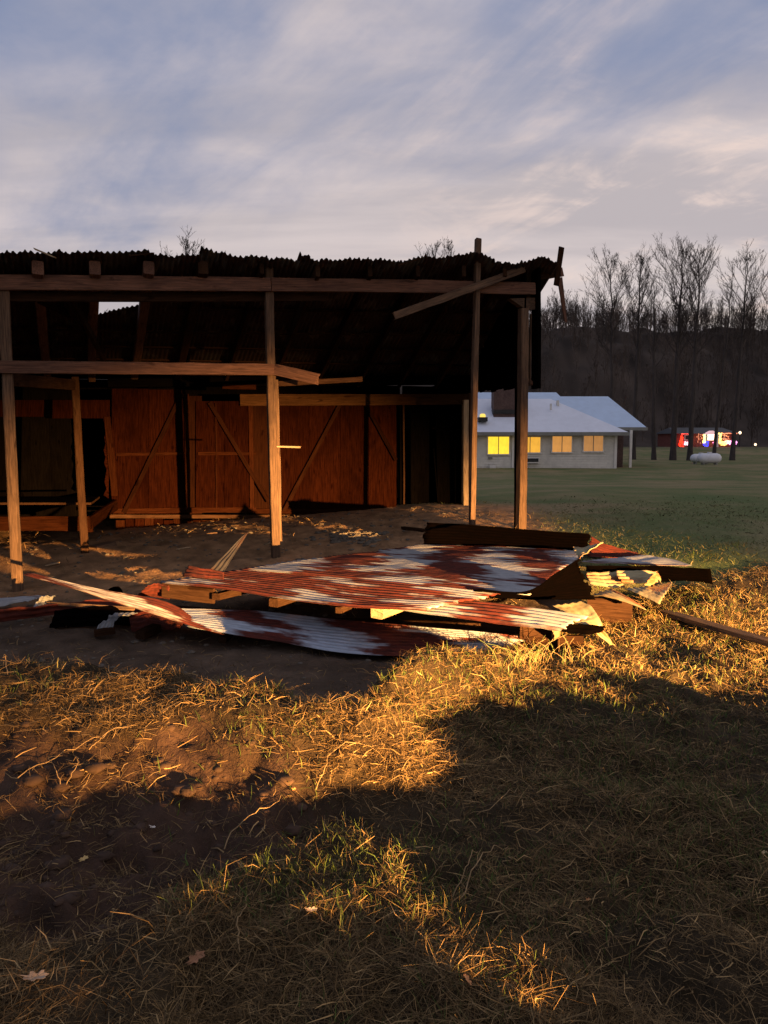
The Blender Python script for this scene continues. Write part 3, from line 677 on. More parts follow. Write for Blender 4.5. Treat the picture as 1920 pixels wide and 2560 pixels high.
# timbers of the collapsed roof frame under the sheets
timber('long brown plank under the left end of the pile', (408, 1475, .29), (535, 1490, .27), .04, .13, M_old)
timber('square pine stub under the rusty sheet, leftmost of the row', (540, 1492, .28), (700, 1450, .26), .085, .06, M_old)
timber('dark pine stub under the rusty sheet, second of the row', (684, 1507, .28), (830, 1460, .26), .085, .07, M_old)
timber('thin dark stub under the rusty sheet, third of the row', (846, 1526, .27), (960, 1475, .26), .05, .05, M_old)
timber('bright yellow lit block jutting from under the rusty sheet', (942, 1533, .27), (1090, 1478, .27), .11, .085, M_pale)
timber('brown plank end under the right sheet corner with pale end', (1300, 1588, .15), (1390, 1597, .14), .045, .17, M_old)
timber('pale upright end board at the right sheet corner', (1387, 1618, .03), (1389, 1577, .24), .05, .05, M_pale, up=Vector((0, 1, 0)))
timber('dark brown plank on edge below the ragged ribs', (1392, 1620, .09), (1456, 1620, .09), .05, .19, M_old)
timber('large brown beam block under the zigzag strip', (1470, 1520, .2), (1580, 1528, .2), .15, .20, M_old)
timber('long weathered board lying on the grass to the right', (1670, 1533, .17), (1990, 1625, .16), .11, .035, M_post, jag=(.1, 0))
timber('pale lath lying in the dark at left', (120, 1508, .17), (335, 1522, .17), .03, .03, M_post)
timber('short timber end in the shade at left', (236, 1583, .05), (288, 1576, .06), .07, .05, M_old)
timber('pale timber end in the shade right of the short one', (350, 1588, .06), (392, 1570, .07), .09, .07, M_old)
timber('small dark timber end below the front sheet', (556, 1600, .05), (585, 1575, .06), .06, .05, M_old)
timber('long rafter hidden in the dark beneath the pile', (330, 1522, .07), (900, 1572, .07), .05, .12, M_old)
timber('second rafter hidden in the dark beneath the pile', (760, 1560, .08), (1330, 1580, .08), .05, .12, M_old)
timber('grey weathered rail propping the back sheet', (1120, 1400, .3), (1420, 1398, .32), .05, .12, M_old)
timber('rafter propping the middle of the big streaked sheet', (700, 1440, .32), (1380, 1420, .34), .05, .12, M_old)
timber('black post lying under the rolled sheet at right', (1480, 1450, .25), (1760, 1462, .2), .10, .10, M_shadeblack)

# ------------------------------------------------------------------ the lit house across the lawn
GZ = -.34
house = empty('house', (9, 57, GZ))
tag(house, 'single-storey cream clapboard house with pale metal roof and lit yellow windows', 'house')
def boxm(name, x0, x1, y0, y1, z0, z1, mat, parent):
    c = Vector(((x0 + x1) / 2, (y0 + y1) / 2, (z0 + z1) / 2)); a, b, d = (x1 - x0) / 2, (y1 - y0) / 2, (z1 - z0) / 2
    v = [(sx * a, sy * b, sz * d) for sz in (-1, 1) for sx, sy in ((-1, -1), (1, -1), (1, 1), (-1, 1))]
    f = [(3, 2, 1, 0), (4, 5, 6, 7)] + [(i, (i + 1) % 4, (i + 1) % 4 + 4, i + 4) for i in range(4)]
    return mesh(name, v, f, mat, parent, Matrix.Translation(c))
HX0, HX1, HY = -1.0, 16.02, 53.5
EZ = 1.98
# clapboards: lapped courses across the front wall
nc = 15; ch = (EZ + .1 - GZ + .2) / nc
vv, ff = [], []
for i in range(nc):
    z0 = GZ - .2 + i * ch; b0 = len(vv)
    for x in (HX0, HX1):
        vv += [(x, HY - .07, z0), (x, HY - .004, z0 + ch), (x, HY + .0, z0)]
    ff += [(b0, b0 + 3, b0 + 4, b0 + 1), (b0 + 2, b0 + 5, b0 + 3, b0)]
mesh('front_wall', vv, ff, M_siding, house)
boxm('wall_core', HX0, HX1 - .01, HY + .01, 61, GZ - .3, EZ + .1, M_siding, house)
boxm('corner_board', HX1 - .08, HX1 + .10, HY - .11, HY + .10, GZ - .1, EZ, M_trim, house)
boxm('porch_wall', HX1 + .12, 17.1, 55.2, 61, GZ - .3, 2.1, M_brick, house)
def xp(px, d): return (px - 960) / F * d
boxm('porch_post', xp(1571, 55) - .0, xp(1577, 55), 54.9, 55.06, GZ - .1, 2.35, M_trim, house)
def zp(py, d): return P(960, py, d).z
def window(x0, x1, y0, y1, e, colr, curtain):
    d = HY - .095
    X0, X1, Z1, Z0 = xp(x0, d), xp(x1, d), zp(y0, d), zp(y1, d)
    wdw = empty('window', (X0, d, Z0), house)
    t = .06
    boxm('frame', X0 - t, X0, d - .05, d + .02, Z0 - t, Z1 + t, M_trim, wdw)
    boxm('frame', X1, X1 + t, d - .05, d + .02, Z0 - t, Z1 + t, M_trim, wdw)
    boxm('frame', X0, X1, d - .05, d + .02, Z1, Z1 + t, M_trim, wdw)
    boxm('sill', X0 - .1, X1 + .1, d - .09, d + .02, Z0 - t - .03, Z0 - .001, M_trim, wdw)
    boxm('mullion', (X0 + X1) / 2 - .025, (X0 + X1) / 2 + .025, d - .04, d + .0, Z0 + .001, Z1 - .001, M_gutter, wdw)
    for (a, b) in ((X0, (X0 + X1) / 2 - .025), ((X0 + X1) / 2 + .025, X1)):
        m = bpy.data.materials.new('lit_blind'); m.use_nodes = True
        tn = NT(m.node_tree); bs = tn.n['Principled BSDF']; tcn = tn.add('ShaderNodeTexCoord')
        n = tn.noise(tn.mapping(tcn.outputs['Object'], (1.6, 1, 1)), 1.6, 3, .6, .5)
        k = tn.math('ADD', .62, tn.math('MULTIPLY', n, .72))
        c_ = tn.mix(1.0, (*colr, 1), tn.comb(k, k, k), 'MULTIPLY')
        tn.put(bs.inputs['Emission Color'], c_); bs.inputs['Emission Strength'].default_value = e
        bs.inputs['Base Color'].default_value = (.1, .08, .05, 1); bs.inputs['Roughness'].default_value = .3
        boxm('pane', a + .001, b - .001, d - .012, d + .012, Z0 + .001, Z1 - .001, m, wdw)
    return wdw
window(1219, 1271, 1092, 1135, 1.3, (1.0, .64, .03), 0)
window(1298, 1349, 1093, 1131, .9, (1.0, .48, .04), 0)
window(1379, 1427, 1091, 1130, .6, (1.0, .43, .09), 1)
window(1457, 1505, 1090, 1128, .42, (1.0, .44, .12), 1)
ac = boxm('air_conditioner', xp(1310, 53), xp(1348, 53), HY - .42, HY - .075, zp(1158, 53), zp(1143, 53), M_trim, house)
boxm('grille', xp(1313, 53), xp(1346, 53), HY - .44, HY - .422, zp(1155, 53), zp(1146, 53), M_glass_dark, ac)
boxm('downspout', xp(1281, 53), xp(1286, 53), HY - .16, HY - .075, GZ, EZ, M_trim, house)
boxm('meter_box', xp(1222, 53), xp(1232, 53), HY - .18, HY - .075, zp(1148, 53), zp(1143, 53), M_gutter, house)
boxm('step_block', xp(1224, 53), xp(1240, 53), HY - .45, HY - .075, GZ - .1, GZ + .27, M_trim, house)
def hip(x0, x1, y0, y1, ze, rx0, rx1, ry_, zr, nm, mt=None):
    rf = empty(nm, ((x0 + x1) / 2, y0, ze), house)
    e = [Vector((x0, y0, ze)), Vector((x1, y0, ze)), Vector((x1, y1, ze)), Vector((x0, y1, ze))]
    a, b = Vector((rx0, ry_, zr)), Vector((rx1, ry_, zr))
    for quad in ([e[0], e[1], b, a], [e[1], e[2], b, b], [e[2], e[3], a, b], [e[3], e[0], a, a]):
        pts = quad[:3] if (quad[2] - quad[3]).length < 1e-6 else quad
        n = (pts[1] - pts[0]).cross(pts[2] - pts[0]).normalized(); kq = len(pts)
        v = [p - pts[0] for p in pts] + [p - n * .05 - pts[0] for p in pts]
        mesh('slope', v, [tuple(range(kq)), tuple(range(2 * kq - 1, kq - 1, -1))] + [(i, i + kq, (i + 1) % kq + kq, (i + 1) % kq) for i in range(kq)], mt or M_roofwhite, rf, Matrix.Translation(pts[0]))
    boxm('gutter', x0 - .05, x1 + .05, y0 - .12, y0 + .0, ze - .24, ze - .005, M_gutter, rf)
    boxm('gutter', x1 + .001, x1 + .11, y0 + .01, y1, ze - .22, ze - .005, M_gutter, rf)
    boxm('soffit', x0, x1, y0 + .02, y0 + .7, ze - .19, ze - .14, M_trim, rf)
    return rf
D1 = 52.8
hip(HX0 - .4, xp(1567, D1), D1, 61.2, zp(1080, D1), 2.0, xp(1372, 57), 57, zp(997, 57), 'roof')
hip(7.0, xp(1612, 56.5), 56.5, 66, zp(1068, 56.5), 9.0, xp(1515, 61.2), 61.25, zp(991, 61.2), 'rear_roof', M_roofblue)
hip(-2.0, xp(1470, 59), 59, 69, zp(1060, 59), 2, xp(1386, 63.5), 63.5, zp(981, 63.5), 'high_rear_roof', M_roofblue)
chm = boxm('chimney', xp(1232, 54.6), xp(1288, 54.6), 54.6, 55.9, zp(1031, 54.6) - .4, zp(981, 54.6) + .35, M_brick, house)
boxm('chimney_flashing', xp(1231, 54.5), xp(1289, 54.5), 54.52, 56.0, zp(1031, 54.5) - .1, zp(1024, 54.5), M_darkmetal, chm)
vent = boxm('roof_vent', xp(1194, 53.6), xp(1217, 53.6), 53.5, 54.1, zp(1048, 53.6) - .15, zp(1043, 53.6), M_darkmetal, house)
cyl = [(.2 * math.cos(k * math.pi / 6) * rr_, .2 * math.sin(k * math.pi / 6) * rr_, zz) for zz, rr_ in ((0, 1), (.16, 1), (.24, .6)) for k in range(12)]
cf = [(j * 12 + k, j * 12 + (k + 1) % 12, (j + 1) * 12 + (k + 1) % 12, (j + 1) * 12 + k) for j in range(2) for k in range(12)] + [tuple(24 + k for k in range(12))]
mesh('vent_cap', cyl, cf, emit('lit_skylight', (1, .68, .12), 1.0), vent, Matrix.Translation((xp(1205, 53.7), 53.75, zp(1043, 53.6))))
boxm('plumbing_vent', xp(1372, 55.2), xp(1376, 55.2), 55.2, 55.35, zp(1018, 55.2) - .2, zp(1009, 55.2), M_trim, house)
boxm('plumbing_vent', xp(1388, 56.0), xp(1394, 56.0), 56.0, 56.2, zp(1008, 56.0) - .2, zp(1001, 56.0), M_trim, house)

# ------------------------------------------------------------------ far brick house hung with coloured lights
DF = 118.0
def fx(px): return (px - 960) / F * DF
def fzz(py): return zp(py, DF)
fh = empty('brick_house', (fx(1760), DF, fzz(1118)))
tag(fh, 'far brick house hung with strings of Christmas lights behind the tree trunks', 'house')
boxm('wall', fx(1687), fx(1833), DF, DF + 8, fzz(1125), fzz(1083), M_brickhouse, fh)
rv = [Vector((fx(1680), DF - .6, fzz(1084))), Vector((fx(1840), DF - .6, fzz(1084))), Vector((fx(1828), DF + 4, fzz(1068))), Vector((fx(1692), DF + 4, fzz(1068))), Vector((fx(1680), DF + 8.6, fzz(1084))), Vector((fx(1840), DF + 8.6, fzz(1084)))]
mesh('roof', rv, [(0, 1, 2, 3), (3, 2, 5, 4), (1, 5, 2), (4, 0, 3)], M_darkmetal, fh)
gv_ = [Vector((fx(1751), DF - 1.5, fzz(1086))), Vector((fx(1782), DF - 1.5, fzz(1086))), Vector((fx(1768), DF - 1.5, fzz(1077)))]
mesh('portico_gable', gv_ + [p + Vector((0, 1.5, 0)) for p in gv_], [(0, 1, 2), (5, 4, 3), (0, 3, 4, 1), (1, 4, 5, 2), (2, 5, 3, 0)], emit('lit_gable', (.9, .55, .55), .6), fh)
boxm('portico_wall', fx(1755), fx(1779), DF - .3, DF - .02, fzz(1101), fzz(1086), emit('lit_entry', (1, .78, .62), 1.1), fh)
for (a, b, c, d_) in ((1707, 1722, 1087, 1101), (1797, 1808, 1087, 1098)):
    wf = boxm('window', fx(a), fx(b), DF - .08, DF - .01, fzz(d_), fzz(c), M_trim, fh)
    boxm('pane', fx(a + 2), fx(b - 2), DF - .12, DF - .081, fzz(d_ - 2), fzz(c + 2), M_glass_dark, wf)
for x in (1753, 1781):
    boxm('portico_column', fx(x) - .12, fx(x) + .12, DF - 1.45, DF - 1.2, fzz(1118), fzz(1086), M_trim, fh)
def bulbs(label, x0, x1, y0, y1, c, n, e=3.0, size=.10, dd=-1.2, shape=None, cat='lights'):
    vv, ff = [], []
    for i in range(n):
        u, v = random.random(), random.random()
        if shape == 'cone': u = .5 + (u - .5) * (v * .9 + .1)
        px, py = x0 + (x1 - x0) * u, y0 + (y1 - y0) * v
        o = Vector((fx(px), DF + dd + random.uniform(-.25, .25), fzz(py))); b0 = len(vv); s_ = size * random.uniform(.7, 1.3)
        for dv in ((1, 0, 0), (-1, 0, 0), (0, 1, 0), (0, -1, 0), (0, 0, 1), (0, 0, -1)): vv.append(o + Vector(dv) * s_)
        ff += [tuple(b0 + k for k in t) for t in ((0, 2, 4), (2, 1, 4), (1, 3, 4), (3, 0, 4), (2, 0, 5), (1, 2, 5), (3, 1, 5), (0, 3, 5))]
    o0 = Vector((fx((x0 + x1) / 2), DF + dd, fzz(y1)))
    o = mesh('string_lights', [p - o0 for p in vv], ff, emit('bulb_glow', c, e), None, Matrix.Translation(o0))
    if size < .09: o['kind'] = 'stuff'
    return tag(o, label, cat, 'Christmas lights on the far brick house')
bulbs('tall cluster of red lights at the left end of the brick house', 1687, 1699, 1090, 1117, (1, .03, .01), 70, 3, .11, shape='cone')
bulbs('white and pink lights along the hedge near the red cluster', 1700, 1718, 1105, 1112, (1, .62, .72), 40, 2)
bulbs('red string of lights under the left eave', 1692, 1722, 1084, 1086, (1, .10, .07), 26, 2, .07)
bulbs('orange string of lights along the right eave', 1790, 1830, 1083, 1085, (1, .30, .14), 36, 1.6, .07)
bulbs('orange lights on the brickwork left of the entry', 1731, 1744, 1084, 1110, (.9, .32, .15), 22, 1, .07)
bulbs('yellow column of lights left of the entry', 1746, 1751, 1087, 1108, (1, .72, .20), 40, 3)
bulbs('yellow column of lights right of the entry', 1784, 1791, 1083, 1109, (1, .72, .16), 60, 3)
bulbs('pair of blue lit figures before the entry', 1748, 1759, 1104, 1115, (.03, .05, 1), 40, 2.5)
bulbs('white lights filling the entry gable', 1755, 1779, 1084, 1098, (1, .75, .62), 70, 2.2)
bulbs('pink lights at the foot of the entry', 1770, 1776, 1105, 1110, (1, .25, .5), 14, 2)
bulbs('yellow lights on the bush right of the entry', 1790, 1803, 1103, 1113, (1, .62, .16), 50, 2.6)
bulbs('orange and white lights on the middle bush', 1801, 1812, 1101, 1109, (1, .55, .42), 36, 2)
bulbs('violet lights on the bush at the right end', 1811, 1828, 1102, 1111, (1, .38, .80), 60, 2.4)
bulbs('orange frame of lights round the right window', 1795, 1811, 1085, 1099, (1, .40, .18), 30, 1.2, .06)
def yard_lamp(label, px, py, s, dd):
    o0 = Vector((fx(px), DF + dd, fzz(1122)))
    root = empty('yard_lamp', o0); tag(root, label, 'lamp')
    zt_ = fzz(py)
    boxm('pole', o0.x - .05, o0.x + .05, o0.y - .05, o0.y + .05, o0.z - .5, zt_, M_darkmetal, root)
    ring = [(s * rr_ * math.cos(k * math.pi / 4), s * rr_ * math.sin(k * math.pi / 4), zz * s) for zz, rr_ in ((-1, .5), (-.3, 1), (.4, .9), (1, .3)) for k in range(8)]
    rf_ = [(j * 8 + k, j * 8 + (k + 1) % 8, (j + 1) * 8 + (k + 1) % 8, (j + 1) * 8 + k) for j in range(3) for k in range(8)] + [tuple(24 + k for k in range(8))]
    mesh('globe', ring, rf_, emit('lamp_glow', (1, .72, .42), 3), root, Matrix.Translation((o0.x, o0.y, zt_ + s)))
yard_lamp('higher small warm lamp right of the brick house', 1860, 1085, .22, 2)
yard_lamp('lower white lamp near the road right of the brick house', 1869, 1114, .18, -2)

# ------------------------------------------------------------------ propane tanks
def tank(px0, px1, py_b, d, label):
    x0, x1 = xp(px0, d), xp(px1, d); r = (x1 - x0) * .21; zb_ = hz((x0 + x1) / 2, d) + .12
    root = empty('propane_tank', ((x0 + x1) / 2, d, zb_ - .12)); tag(root, label, 'propane tank', 'propane tanks on the lawn')
    prof = [(x0, 0), (x0 + r * .12, r * .48), (x0 + r * .4, r * .8), (x0 + r * .9, r), ((x0 + x1) / 2, r), (x1 - r * .9, r), (x1 - r * .4, r * .8), (x1 - r * .12, r * .48), (x1, 0)]
    n = 20; v = [(x - (x0 + x1) / 2, q_ * math.cos(k * 2 * math.pi / n), q_ * math.sin(k * 2 * math.pi / n)) for x, q_ in prof for k in range(n)]
    f = [(j * n + k, (j + 1) * n + k, (j + 1) * n + (k + 1) % n, j * n + (k + 1) % n) for j in range(len(prof) - 1) for k in range(n)]
    mesh('shell', v, f, M_tank, root, Matrix.Translation(((x0 + x1) / 2, d, zb_ + r)), smooth=True)
    for x in (x0 + r * 1.1, x1 - r * 1.1): boxm('foot', x - .06, x + .06, d - r * .6, d + r * .6, zb_ - .3, zb_ + .12, M_gutter, root)
    boxm('valve_dome', (x0 + x1) / 2 - .14, (x0 + x1) / 2 + .14, d - .14, d + .14, zb_ + 2 * r - .04, zb_ + 2 * r + .09, M_tank, root)
tank(1724, 1776, 1158, 63.5, 'white propane tank, left and further back of the two')
tank(1742, 1801, 1161, 61.5, 'white propane tank, right and nearer of the two')

# ------------------------------------------------------------------ bare trees
def grow(h, spread, base, n1, n2, n3, r0, seed, lean=(0, 0), wig=.02):
    """segments (p0, p1, r0, r1) of a bare tree: straight bole, ascending limbs, twigs"""
    rg = random.Random(seed); segs = []
    ns = 14; pts = []
    for i in range(ns + 1):
        t = i / ns
        pts.append(np.array([lean[0] * t + rg.uniform(-wig, wig) * h * t * .3, lean[1] * t + rg.uniform(-wig, wig) * h * t * .3, h * t]))
    rad_ = lambda t: r0 * (1 - t) ** .85 + .012 + r0 * .3 * max(0, 1 - t * 22)
    for i in range(ns): segs.append((pts[i], pts[i + 1], rad_(i / ns), rad_((i + 1) / ns), 7))
    def bole(t):
        u = min(t * ns, ns - 1e-6); i = int(u); return pts[i] + (pts[i + 1] - pts[i]) * (u - i)
    def limb(p, d, L, r, n, depth):
        k = 4 if depth == 0 else (3 if depth == 1 else 1); q_ = p.copy(); dd = d.copy(); prev = q_
        joints = [q_.copy()]
        for i in range(k):
            dd = dd + np.array([rg.uniform(-.16, .16), rg.uniform(-.16, .16), .10]); dd /= np.linalg.norm(dd)
            nx = q_ + dd * L / k; ra = r * (1 - i / k) + .0045; rb = r * (1 - (i + 1) / k) + .0045
            segs.append((q_.copy(), nx, ra, rb, 3)); q_ = nx; joints.append(q_.copy())
        if depth < 2:
            for j in range(n[depth]):
                u = rg.uniform(.22, 1.0) * k; i = min(int(u), k - 1); pp = joints[i] + (joints[i + 1] - joints[i]) * (u - i)
                side = np.array([rg.gauss(0, 1), rg.gauss(0, 1), rg.gauss(.35, .6)]); nd = dd * .75 + side * .48; nd /= np.linalg.norm(nd)
                limb(pp, nd, L * rg.uniform(.25, .5) * (1.15 - .5 * u / k), max(r * .4, .008), n, depth + 1)
    for j in range(n1):
        t = base + (1 - base) * (j + rg.random()) / n1
        s_ = math.sin(math.pi * min(1, (t - base) / (1 - base) * .84 + .16)) ** .8
        a = rg.uniform(0, 2 * math.pi); el = R(rg.uniform(38, 62)) + .35 * (t - base)
        d = np.array([math.cos(a) * math.cos(el), math.sin(a) * math.cos(el), math.sin(el)])
        limb(bole(min(t, .985)), d, spread * s_ * rg.uniform(.7, 1.2), r0 * .26 * (1 - t) + .014, (n2, n3), 0)
    return segs
def tubes(segs):
    V, Fc = [], []
    off = 0
    for k in sorted(set(s[4] for s in segs)):
        sg = [s for s in segs if s[4] == k]
        p0 = np.array([s[0] for s in sg]); p1 = np.array([s[1] for s in sg]); r0 = np.array([s[2] for s in sg]); r1 = np.array([s[3] for s in sg])
        d = p1 - p0; d /= np.linalg.norm(d, axis=1, keepdims=True) + 1e-9
        up = np.where(np.abs(d[:, 2:3]) < .9, np.array([[0, 0, 1.]]), np.array([[1., 0, 0]]))
        x = np.cross(d, up); x /= np.linalg.norm(x, axis=1, keepdims=True); y = np.cross(d, x)
        th = np.arange(k) * 2 * np.pi / k
        ring = np.cos(th)[None, :, None] * x[:, None, :] + np.sin(th)[None, :, None] * y[:, None, :]
        v = np.concatenate([p0[:, None] + ring * r0[:, None, None], p1[:, None] + ring * r1[:, None, None]], 1)
        b = off + np.arange(len(sg))[:, None] * 2 * k; kk_ = np.arange(k)[None]
        if k == 2: kk_ = kk_[:, :1]
        f = np.stack([b + kk_, b + (kk_ + 1) % k, b + (kk_ + 1) % k + k, b + kk_ + k], 2).reshape(-1, 4)
        V.append(v.reshape(-1, 3)); Fc.append(f); off += len(sg) * 2 * k
    return np.concatenate(V), np.concatenate(Fc)
def tree(label, px_base, d, px_top, py_top, spread, base, n1, n2, n3, r0, seed, group='tall bare trees'):
    x, zg = xp(px_base, d), 0
    zg = hz(x, d) - .2
    top = P(px_top, py_top, d); h = top.z - zg
    root = empty('bare_tree', (x, d, zg)); tag(root, label, 'tree', group)
    segs = grow(h, spread, base, n1, n2, n3, r0, seed, (top.x - x, 0))
    bole_s = [s for s in segs if s[4] == 7]; br = [s for s in segs if s[4] != 7]
    v, f = tubes(bole_s); mesh('trunk', v, f, M_bark, root, Matrix.Translation((x, d, zg)), smooth=True)
    v, f = tubes(br); mesh('crown', v, f, M_twig, root, Matrix.Translation((x, d, zg)))
tree('tall bare tree rising behind the house roof, leftmost of the row', 1529, 80, 1528, 655, 5.0, .50, 34, 11, 6, .24, 1)
tree('slim bare tree just right of the house', 1581, 78, 1603, 640, 3.6, .52, 32, 11, 6, .24, 2)
tree('thin short bare tree second right of the house', 1633, 76, 1634, 705, 3.0, .5, 16, 7, 4, .22, 3)
tree('tallest bare tree with a spreading fan crown', 1680, 75, 1706, 626, 5.4, .47, 36, 11, 6, .29, 4)
tree('tall bare tree beside the tallest, behind the propane tanks', 1722, 74, 1751, 631, 4.8, .5, 34, 11, 6, .25, 5)
tree('slender leaning tree right of the propane tanks', 1782, 92, 1832, 690, 3.6, .5, 18, 8, 4, .2, 6)
tree('tall bare tree at the right edge before the lamps', 1828, 74, 1872, 645, 4.4, .5, 32, 11, 6, .23, 8)
tree('bare tree at the right picture edge', 1955, 82, 1935, 720, 5.5, .45, 22, 9, 5, .28, 9)
tree('bare treetop showing over the roof at left', 462, 62, 465, 598, 3.4, .5, 34, 9, 5, .25, 10, 'treetops behind the barn')
tree('smaller bare treetop left of the pole above the roof', 1090, 66, 1088, 608, 3.0, .5, 28, 8, 5, .24, 12, 'treetops behind the barn')
tree('bare treetop nearest the pole above the roof', 1136, 70, 1128, 604, 3.2, .5, 28, 8, 5, .24, 13, 'treetops behind the barn')

# the wood on the hillside: one mass
tmpl = []
for s_ in range(7):
    tmpl.append(tubes([(a, b, c + (.026 if k != 7 else 0), d + (.022 if k != 7 else 0), 2 if k != 7 else 4) for (a, b, c, d, k) in grow(9 + .7 * s_, 4.2, .10 + .03 * (s_ % 3), 18, 5, 3, .13, 40 + s_)]))
V, Fc = [], []; off = 0
wr = random.Random(5)
def plant(x, y, sc):
    global off
    v, f = tmpl[wr.randrange(7)]; a = wr.uniform(0, 6.28); c, s_ = math.cos(a), math.sin(a)
    vv = v * np.array([sc, sc, sc * wr.uniform(.85, 1.2)]); vv = np.stack([vv[:, 0] * c - vv[:, 1] * s_ + x, vv[:, 0] * s_ + vv[:, 1] * c + y, vv[:, 2] + hz(x, y) - .3], 1)
    V.append(vv); Fc.append(f + off); off += len(vv)
for i in range(520):
    y = 216 - 94 * wr.random() ** 1.7; x = wr.uniform(.16, .56) * y
    plant(x, y, wr.uniform(.45, .74))
for i in range(130):
    y = wr.uniform(126, 212); x = wr.choice((wr.uniform(-.9, .16), wr.uniform(.56, .95))) * y
    plant(x, y, wr.uniform(.45, .74))
for i in range(170):
    y = wr.uniform(206, 219); plant(wr.uniform(.17, .56) * y, y, wr.uniform(.22, .45))
for i in range(120):
    y = wr.uniform(196, 217); plant(wr.uniform(.17, .56) * y, y, wr.uniform(.4, .7))
wood_o = mesh('hillside_wood', np.concatenate(V), np.concatenate(Fc), M_wood); wood_o['kind'] = 'stuff'
tag(wood_o, 'dense bare brown winter wood covering the hillside behind the house', 'wood')

# ------------------------------------------------------------------ straw, thatch and turf
def blades(name, n_try, dens, length, width, flat, colors, label, cat, ymin, ymax, xk, seed, lift=.0, curl=.5):
    rg = np.random.default_rng(seed)
    u = rg.random(n_try); y = ymin * (ymax / ymin) ** u                # denser towards the camera
    x = (rg.random(n_try) * 2 - 1) * (xk * y + .35)
    keep = rg.random(n_try) < dens(x, y); x, y = x[keep], y[keep]; n = len(x)
    z = height(x, y) - .004 + lift * rg.random(n)
    az = rg.random(n) * 2 * np.pi; L = length * (.45 + 1.1 * rg.random(n)) * (1 + .0 * y)
    tilt = np.clip(flat[0] + flat[1] * rg.standard_normal(n), 0.02, 1.5)     # elevation angle
    wv = width * (.45 + 1.7 * rg.random(n) ** 2.5) * np.clip(.55 + .16 * y, .8, 3.2)
    d = np.stack([np.cos(az) * np.cos(tilt), np.sin(az) * np.cos(tilt), np.sin(tilt)], 1)
    side = np.stack([-np.sin(az), np.cos(az), np.zeros(n)], 1)
    roll = rg.random((n, 1)) * 2 - 1
    side = side * np.sqrt(1 - .8 * roll ** 2) + np.cross(side, d) * roll * .9
    bend = rg.standard_normal((n, 3)) * .28 * curl; bend[:, 2] = -np.abs(bend[:, 2]) * .8
    p0 = np.stack([x, y, z], 1); p1 = p0 + d * L[:, None] * .5; p2 = p0 + d * L[:, None] + bend * L[:, None]
    gz2 = height(p2[:, 0], p2[:, 1]) + .004; p2[:, 2] = np.maximum(p2[:, 2], gz2)
    h = side * wv[:, None] * .5
    v = np.stack([p0 - h, p0 + h, p1 - h * .85, p1 + h * .85, p2 - h * .25, p2 + h * .25], 1).reshape(-1, 3)
    b = np.arange(n)[:, None] * 6
    f = np.concatenate([b + np.array([[0, 1, 3, 2]]), b + np.array([[2, 3, 5, 4]])], 0)
    cs = np.array(colors); ci = rg.integers(0, len(cs), n)
    c = cs[ci] * (.6 + .8 * rg.random((n, 1)))
    o = mesh(name, v, f, M_straw, cols=np.repeat(c, 6, axis=0)); o['kind'] = 'stuff'
    return tag(o, label, cat)
def dens_straw(x, y):
    p = plateau(x, y); cl_ = np.clip(.5 + 3.2 * fbm(x * 2.4, y * 2.4, 3), .22, 1)
    return p * (1 - .72 * dirt_track(x, y)) * cl_ + .05 * bare(x, y) * (1 - S(6, 9, y))
def dens_turf(x, y):
    p = np.clip(1 - bare(x, y) - .93 * dirt_track(x, y), 0, 1); g = np.clip(.2 + 2.6 * fbm(x * 1.5 + 31, y * 1.5, 3), .0, 1)
    return p * g
blades('straw', 200000, dens_straw, .075, .0022, (.18, .26), [(.20, .125, .053), (.125, .08, .035), (.30, .20, .09), (.075, .047, .022), (.11, .073, .032)],
       'matted dry straw covering the ground before the wreck', 'straw', 1.55, 8.8, .54, 3, lift=.015, curl=.9)
blades('dead_grass', 110000, dens_straw, .050, .0020, (.8, .4), [(.115, .075, .033), (.075, .048, .022), (.16, .108, .05)],
       'short brown dead grass standing between the straw', 'grass', 1.55, 8.8, .54, 4, curl=.9)
blades('stubble', 120000, lambda x, y: plateau(x, y) * S(.3, 1.0, x) * S(4.6, 5.2, y) * (1 - S(6.5, 7.6, y)) * np.clip(.6 + 2.0 * fbm(x * 3, y * 3, 3), .1, 1), .062, .0014, (.6, .4), [(.34, .22, .095), (.26, .165, .07), (.42, .30, .14), (.20, .15, .05)],  # paler straw than around it, carrying the lamplight in its colour
       'thick stubble lightened to gold for the lamplight at the right end of the wreck', 'straw', 4.4, 9.2, .54, 9, curl=.9)
blades('floor_straw', 26000, lambda x, y: bare(x, y) * np.clip(.35 + 2 * fbm(x * 1.8, y * 1.8, 3), .05, 1), .085, .0016, (.25, .3), [(.22, .135, .065), (.15, .09, .045), (.30, .20, .10)],
       'thin broken straw and chaff scattered over the barn floor', 'straw', 6.6, 13.0, .50, 14, curl=.8)
blades('turf', 95000, dens_turf, .052, .0024, (.95, .3), [(.062, .095, .020), (.085, .105, .028), (.045, .070, .017), (.11, .098, .038)],
       'patches of short green turf among the dead grass', 'grass', 1.55, 9.0, .54, 5)
blades('lawn_grass', 60000, lambda x, y: np.clip((1 - bare(x, y)) * (.7 + 1.2 * fbm(x * .5, y * .5, 3)), 0, 1) * S(6.5, 8, y) * (1 - S(11, 17, y)), .05, .0036, (.45, .3), [(.13, .135, .06), (.16, .14, .075), (.10, .12, .05)],
       'rough dusky lawn grass beyond the wreck', 'grass', 6.5, 17, .55, 6)

